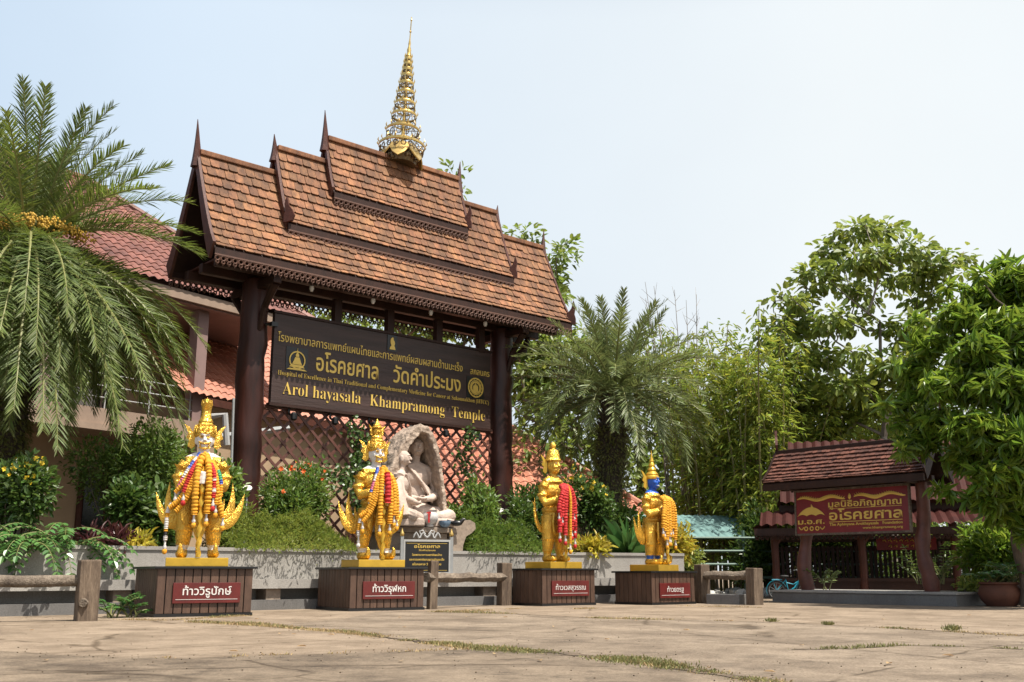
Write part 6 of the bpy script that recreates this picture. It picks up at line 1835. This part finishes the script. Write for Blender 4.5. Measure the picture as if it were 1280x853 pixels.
def trailing(label, px0, px1, ytop, yb, Y0, Y1, n, mat='hedge_leaf', size=.085):
    """soft mound that spills over the wall"""
    a = at(px0, 690, Y0); b = at(px1, 690, Y1)
    t = thing('trailing_hedge', label, 'hedge', ((a.x + b.x) / 2, (Y0 + Y1) / 2, 1.0), 0, 'soft green hedges spilling over the granite wall')
    o = Vector(t.location)
    ex = (b - a); ex.z = 0; L_ = ex.length; ex.normalize(); ny = Vector((ex.y, -ex.x, 0))
    u = nr.random(n) * L_; v = nr.normal(size=n) * .45
    nz = np.array([MN.noise(Vector((x * 1.3, y * 1.3, 3))) for x, y in zip(u, v)])
    topz = at((px0 + px1) / 2, ytop, (Y0 + Y1) / 2 + .5).z - 1.0
    edge = np.minimum(1, np.minimum(u, L_ - u) / (.25 * L_))
    hh = topz * (.75 + .5 * nz + .45 * np.array([MN.noise(Vector((x * 4.5, y * 4.5, 9))) for x, y in zip(u, v)])) * np.exp(-((v + .15) / .75) ** 2) * (.45 + .55 * edge)
    z = hh * nr.random(n) ** .35
    front = nr.random(n) < .26
    fv = .30 + nr.random(n) * .28
    drop = (.50 + .45 * np.array([MN.noise(Vector((x * 2.2, 7, 0))) for x in u])) * edge
    v = np.where(front, fv, v); z = np.where(front, .14 - drop * nr.random(n) ** .7 * 1.1, z)
    P = np.array(a)[None] + np.outer(u, np.array(ex)) + np.outer(v, np.array(ny)); P[:, 2] = 1.0 + z
    P = P - np.array(o)
    D = nr.normal(size=(n, 3)) * .6 + np.array(ny) * .5 + np.where(front[:, None], np.array([0, 0, -.9]), np.array([0, 0, .6]))
    leaves('foliage', P, D, np.array(ny) * .6 + np.array([0, 0, 1]) + nr.normal(size=(n, 3)) * .4, size * nr.uniform(.6, 1.4, n), size * .22, 'lance', M[mat], t)
    return t
trailing('soft yellow green hedge spilling over the wall between first and second guardian', 272, 425, 632, 715, 18.9, 20.45, 15000)
trailing('green hedge spilling over the wall between the altar scroll and red garlanded guardian', 566, 668, 640, 705, 22.1, 23.2, 9000, 'shrub_leaf', .09)
shrub('flowering_shrub', 'bright green shrub with orange red flowers in front of the left lattice', (318, 580, 432, 690), 21.2, 'shrub_leaf', 6500, .11, .4, flowers=('orangefl', 16, .055), depth=.8, up=.6)
shrub('green_shrub', 'low dense shrub growing at the lattice foot right of the rock niche', (556, 600, 622, 690), 23.6, 'shrub_leaf', 3600, .12, .45, depth=.7)
shrub('green_shrub', 'mid green shrub between the right gate post and the red garlanded guardian', (634, 600, 712, 700), 25.0, 'dark_leaf', 4200, .13, .45, depth=.9)
shrub('flowering_shrub', 'shrub with yellow flowers between the two right hand guardians', (706, 590, 764, 690), 24.6, 'dark_leaf', 3400, .12, .45, flowers=('yellowfl', 18, .065), depth=.6)
shrub('green_shrub', 'dark shrub at the trunk foot of the date palm', (740, 630, 830, 700), 26.0, 'dark_leaf', 3200, .14, .45, depth=.8)
shrub('croton', 'row of low yellow crotons on the wall edge between the right hand guardians', (698, 677, 768, 697), 23.15, 'croton_leaf', 700, .20, .3, 'lance', depth=.3, up=.6, cat='plant')
shrub('croton', 'yellow and orange croton at the right end of the granite wall', (826, 655, 864, 705), 24.5, 'croton_leaf', 650, .20, .3, 'lance', depth=.4, up=.6, cat='plant')
shrub('green_shrub', 'loose light green bush spilling past the right end of the wall', (846, 684, 884, 728), 25.4, 'hedge_leaf', 800, .12, .4, z0=0.0, depth=.5)
# spiky plant by the palm
sp_ = at(785, 690, 24.3)
t = thing('spiky_plant', 'spiky upright green rosette plant left of the blue faced guardian', 'plant', (sp_.x, 24.3, .98))
n = 46; a = nr.uniform(0, 6.28, n); e = nr.uniform(.35, 1.45, n)
leaves('foliage', np.stack([np.cos(a) * .05, np.sin(a) * .05, np.zeros(n)], 1), np.stack([np.cos(a) * np.cos(e), np.sin(a) * np.cos(e), np.sin(e)], 1), np.stack([-np.cos(a) * .6, -np.sin(a) * .6, np.ones(n)], 1), nr.uniform(.7, 1.15, n), .11, 'lance', M['glossy_leaf'], t)
# compound leaf plant hanging over the wall at left
def compound(label, px, py, Y, n, L0, L1, mat, z0, az0, az1, leafsize=.13, e0=.2, e1=1.0, droop=1.5, name='compound_leaf_plant'):
    c = at(px, py, Y)
    t = thing(name, label, 'plant', (c.x, Y, z0))
    P = []; D = []; N = []; mb = MB()
    for i in range(n):
        az = rng.uniform(az0, az1); e = rng.uniform(e0, e1); L = rng.uniform(L0, L1)
        p = Vector((rng.uniform(-.25, .25), rng.uniform(-.15, .15), 0)); pts = [p.copy()]
        k = 12
        for j in range(k):
            ee = e - droop * ((j + .5) / k) ** 1.3
            d = Vector((math.cos(az) * math.cos(ee), math.sin(az) * math.cos(ee), math.sin(ee)))
            p = p + d * L / k; pts.append(p.copy())
            if j > 2:
                sd = Vector((-math.sin(az), math.cos(az), 0))
                for s in (-1, 1):
                    P.append(tuple(p)); dd = d * .45 + sd * s + Vector((0, 0, -.25)); D.append(tuple(dd)); N.append((rng.gauss(0, .2), rng.gauss(0, .2), 1))
        P.append(tuple(p)); D.append(tuple(d)); N.append((0, 0, 1))
        mb.tube(pts, [.014 - .01 * q / k for q in range(k + 1)], n=4, cap=False)
    mb.build('stems', M['rachis'], t)
    L = leafsize * nr.uniform(.75, 1.2, len(P))
    leaves('foliage', np.array(P), np.array(D), np.array(N), L, L * .5, 'oval', M[mat], t)
    return t
compound('glossy compound leaved plant arching over the wall at far left', 70, 668, 16.9, 34, .7, 1.35, 'glossy_leaf', 1.0, -2.9, .3)
compound('second glossy compound leaved plant, hanging lowest over the far left wall', 20, 675, 16.2, 22, .6, 1.1, 'glossy_leaf', 1.0, -2.9, .0)
compound('low leafy weed growing between the left log rail and first pedestal', 150, 770, 15.3, 12, .28, .5, 'glossy_leaf', 0.0, 0, 6.28, .10, .6, 1.3, 1.0, 'leafy_weed')
compound('leafy plant growing out of the wide clay pot', 1252, 728, 20.3, 26, .4, .75, 'glossy_leaf', .38, 0, 6.28, .12, .7, 1.4, 1.1, 'potted_plant')
shrub('green_shrub', 'bushy bright leaved shrub above the clay pot at the right edge', (1215, 655, 1320, 740), 21.2, 'mango_leaf', 2600, .20, .3, 'lance', z0=0.0, depth=.6)
shrub('green_shrub', 'small bright green plant between the granite platform and grey planter', (1196, 726, 1222, 756), 20.9, 'hedge_leaf', 420, .11, .45, z0=0.0, depth=.25)
compound('climbing leaves on the right hand post of the small sign', 1160, 690, 21.6, 16, .4, .9, 'shrub_leaf', .4, 0, 6.28, .11, .9, 1.5, .6, 'climbing_plant')
compound('sparse green climber beside the left post of the small sign', 1022, 720, 23.2, 6, .3, .6, 'shrub_leaf', .26, 0, 6.28, .10, 1.0, 1.5, .6, 'climbing_plant')
for i, (b0, Y, lb) in enumerate([((895, 668, 960, 745), 28.9, 'dark undergrowth shrub at the bamboo foot, nearest the blue faced guardian'), ((930, 630, 1010, 748), 28.9, 'dark undergrowth shrub behind the turquoise bicycle'), ((1010, 650, 1130, 745), 29.6, 'undergrowth shrub seen through the pavilion above its picket fence'), ((1120, 650, 1290, 745), 29.8, 'undergrowth shrub behind the right half of the open pavilion')]):
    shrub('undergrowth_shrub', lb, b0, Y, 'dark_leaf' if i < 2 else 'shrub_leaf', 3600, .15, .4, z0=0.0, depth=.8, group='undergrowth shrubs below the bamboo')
# climber on the lattice
def vine(label, pix, Y0, Y1, n, spread):
    t = thing('lattice_vine', label, 'vine', tuple(at(pix[0][0], pix[0][1], Y0)))
    o = np.array(t.location); P = []
    pts = [at(x, y, Y0 + (Y1 - Y0) * i / (len(pix) - 1)) for i, (x, y) in enumerate(pix)]
    mb = MB(); mb.tube([tuple(p - Vector(o)) for p in pts], .014, n=4); mb.build('stem', M['bark'], t)
    for i in range(n):
        u = rng.random() * (len(pts) - 1); k = min(int(u), len(pts) - 2)
        p = pts[k].lerp(pts[k + 1], u - k); P.append((p.x + rng.gauss(0, spread), p.y + rng.gauss(0, .05), p.z + rng.gauss(0, spread)))
    P = np.array(P) - o
    leaves('foliage', P, nr.normal(size=(n, 3)) + np.array([0, -.3, -.6]), np.tile([.4, -1.0, .4], (n, 1)) + nr.normal(size=(n, 3)) * .3, .12 * nr.uniform(.6, 1.2, n), .08, 'oval', M['dark_leaf'], t)
vine('thin vine climbing the lattice left of the second guardian', [(452, 650), (446, 600), (455, 565), (442, 530)], 24.1, 24.4, 420, .13)
vine('vine hanging on the lattice right of the rock niche', [(600, 650), (590, 610), (580, 570), (590, 540)], 26.6, 26.3, 260, .13)
vine('leafy vine low on the lattice behind the orange flowered shrub', [(360, 620), (400, 590), (430, 600), (470, 560)], 23.3, 24.2, 320, .15)

# ================================================================== grass in the joints
def grass(name, lines, mat, hmin, hmax):
    P = []; D = []; L = []
    for pix, wid, dens, pw in lines:
        G = [gnd(x, y) for x, y in pix]
        for i in range(len(G) - 1):
            seg = G[i + 1] - G[i]; m = int(seg.length * dens)
            for q in range(m):
                p = G[i] + seg * rng.random()
                k = MN.noise(Vector((p.x * .8, p.y * .8, 5.0))) + .35 * MN.noise(Vector((p.x * 4, p.y * 4, 1)))
                if k < pw: continue
                P.append((p.x + rng.gauss(0, wid), p.y + rng.gauss(0, wid), 0)); D.append((rng.gauss(0, .6), rng.gauss(0, .6), 1)); L.append(rng.uniform(hmin, hmax) * min(1.3, .6 + k))
    n = len(P)
    if not n: return
    o = leaves(name, P, D, np.stack([nr.normal(size=n), nr.normal(size=n), np.full(n, .1)], 1), L, .010, 'dia', M[mat])
    return tag(o, kind='stuff')
grass('joint_grass', [(J1[3:], .045, 900, -.30), (J1[4:], .09, 1100, -.12), (J1[:4], .03, 300, .0), (J2, .04, 200, .02), (J4, .025, 220, -.05), ([(640, 815), (720, 818), (800, 828)], .10, 1200, -.2), ([(270, 765), (320, 771)], .05, 220, -.1), ([(200, 774), (262, 772), (320, 769)], .035, 260, 0)], 'grass_blade', .018, .060)
grass('dry_joint_grass', [(J1, .07, 600, -.25), (J3, .03, 160, .0), (J2, .05, 260, -.1), ([(150, 775), (205, 776), (262, 773), (312, 770)], .05, 380, -.2), ([(655, 762), (700, 762), (745, 761)], .05, 400, -.2), ([(530, 765), (600, 764), (650, 761)], .05, 300, -.1), ([(850, 758), (950, 760)], .05, 200, -.2)], 'dry_grass', .015, .055)
for i, (px, py, w) in enumerate([(965, 778, .45), (1035, 782, .4), (1190, 789, .6)]):
    c = gnd(px, py); n = 130
    P = np.array([c.x, c.y, 0]) + np.stack([nr.normal(size=n) * .07 * w, nr.normal(size=n) * .07 * w, np.zeros(n)], 1)
    t = leaves('weed_tuft', P - np.array([c.x, c.y, 0]), np.stack([nr.normal(size=n) * .6, nr.normal(size=n) * .6, np.ones(n)], 1), nr.normal(size=(n, 3)), .13 * w * nr.uniform(.5, 1.2, n), .014, 'dia', M['grass_blade'])
    t.location = (c.x, c.y, .004)
    tag(t, 'small weed tuft growing from a joint in the concrete', 'weed', 'weed tufts in the concrete joints')
# fallen leaves and grit
for i in range(26):
    c = gnd(rng.uniform(20, 1260), 770 + 75 * rng.random() ** 1.5)
    t = leaves('fallen_leaf', [(0, 0, .012)], [(1, 0, .1)], [(0, 0, 1)], rng.uniform(.05, .10), .04, 'oval', M['dry_grass'])
    t.location = (c.x, c.y, 0); t.rotation_euler = (0, 0, rng.uniform(0, 6))
    tag(t, 'small dry fallen leaf lying on the concrete', 'leaf', 'fallen leaves scattered on the concrete')
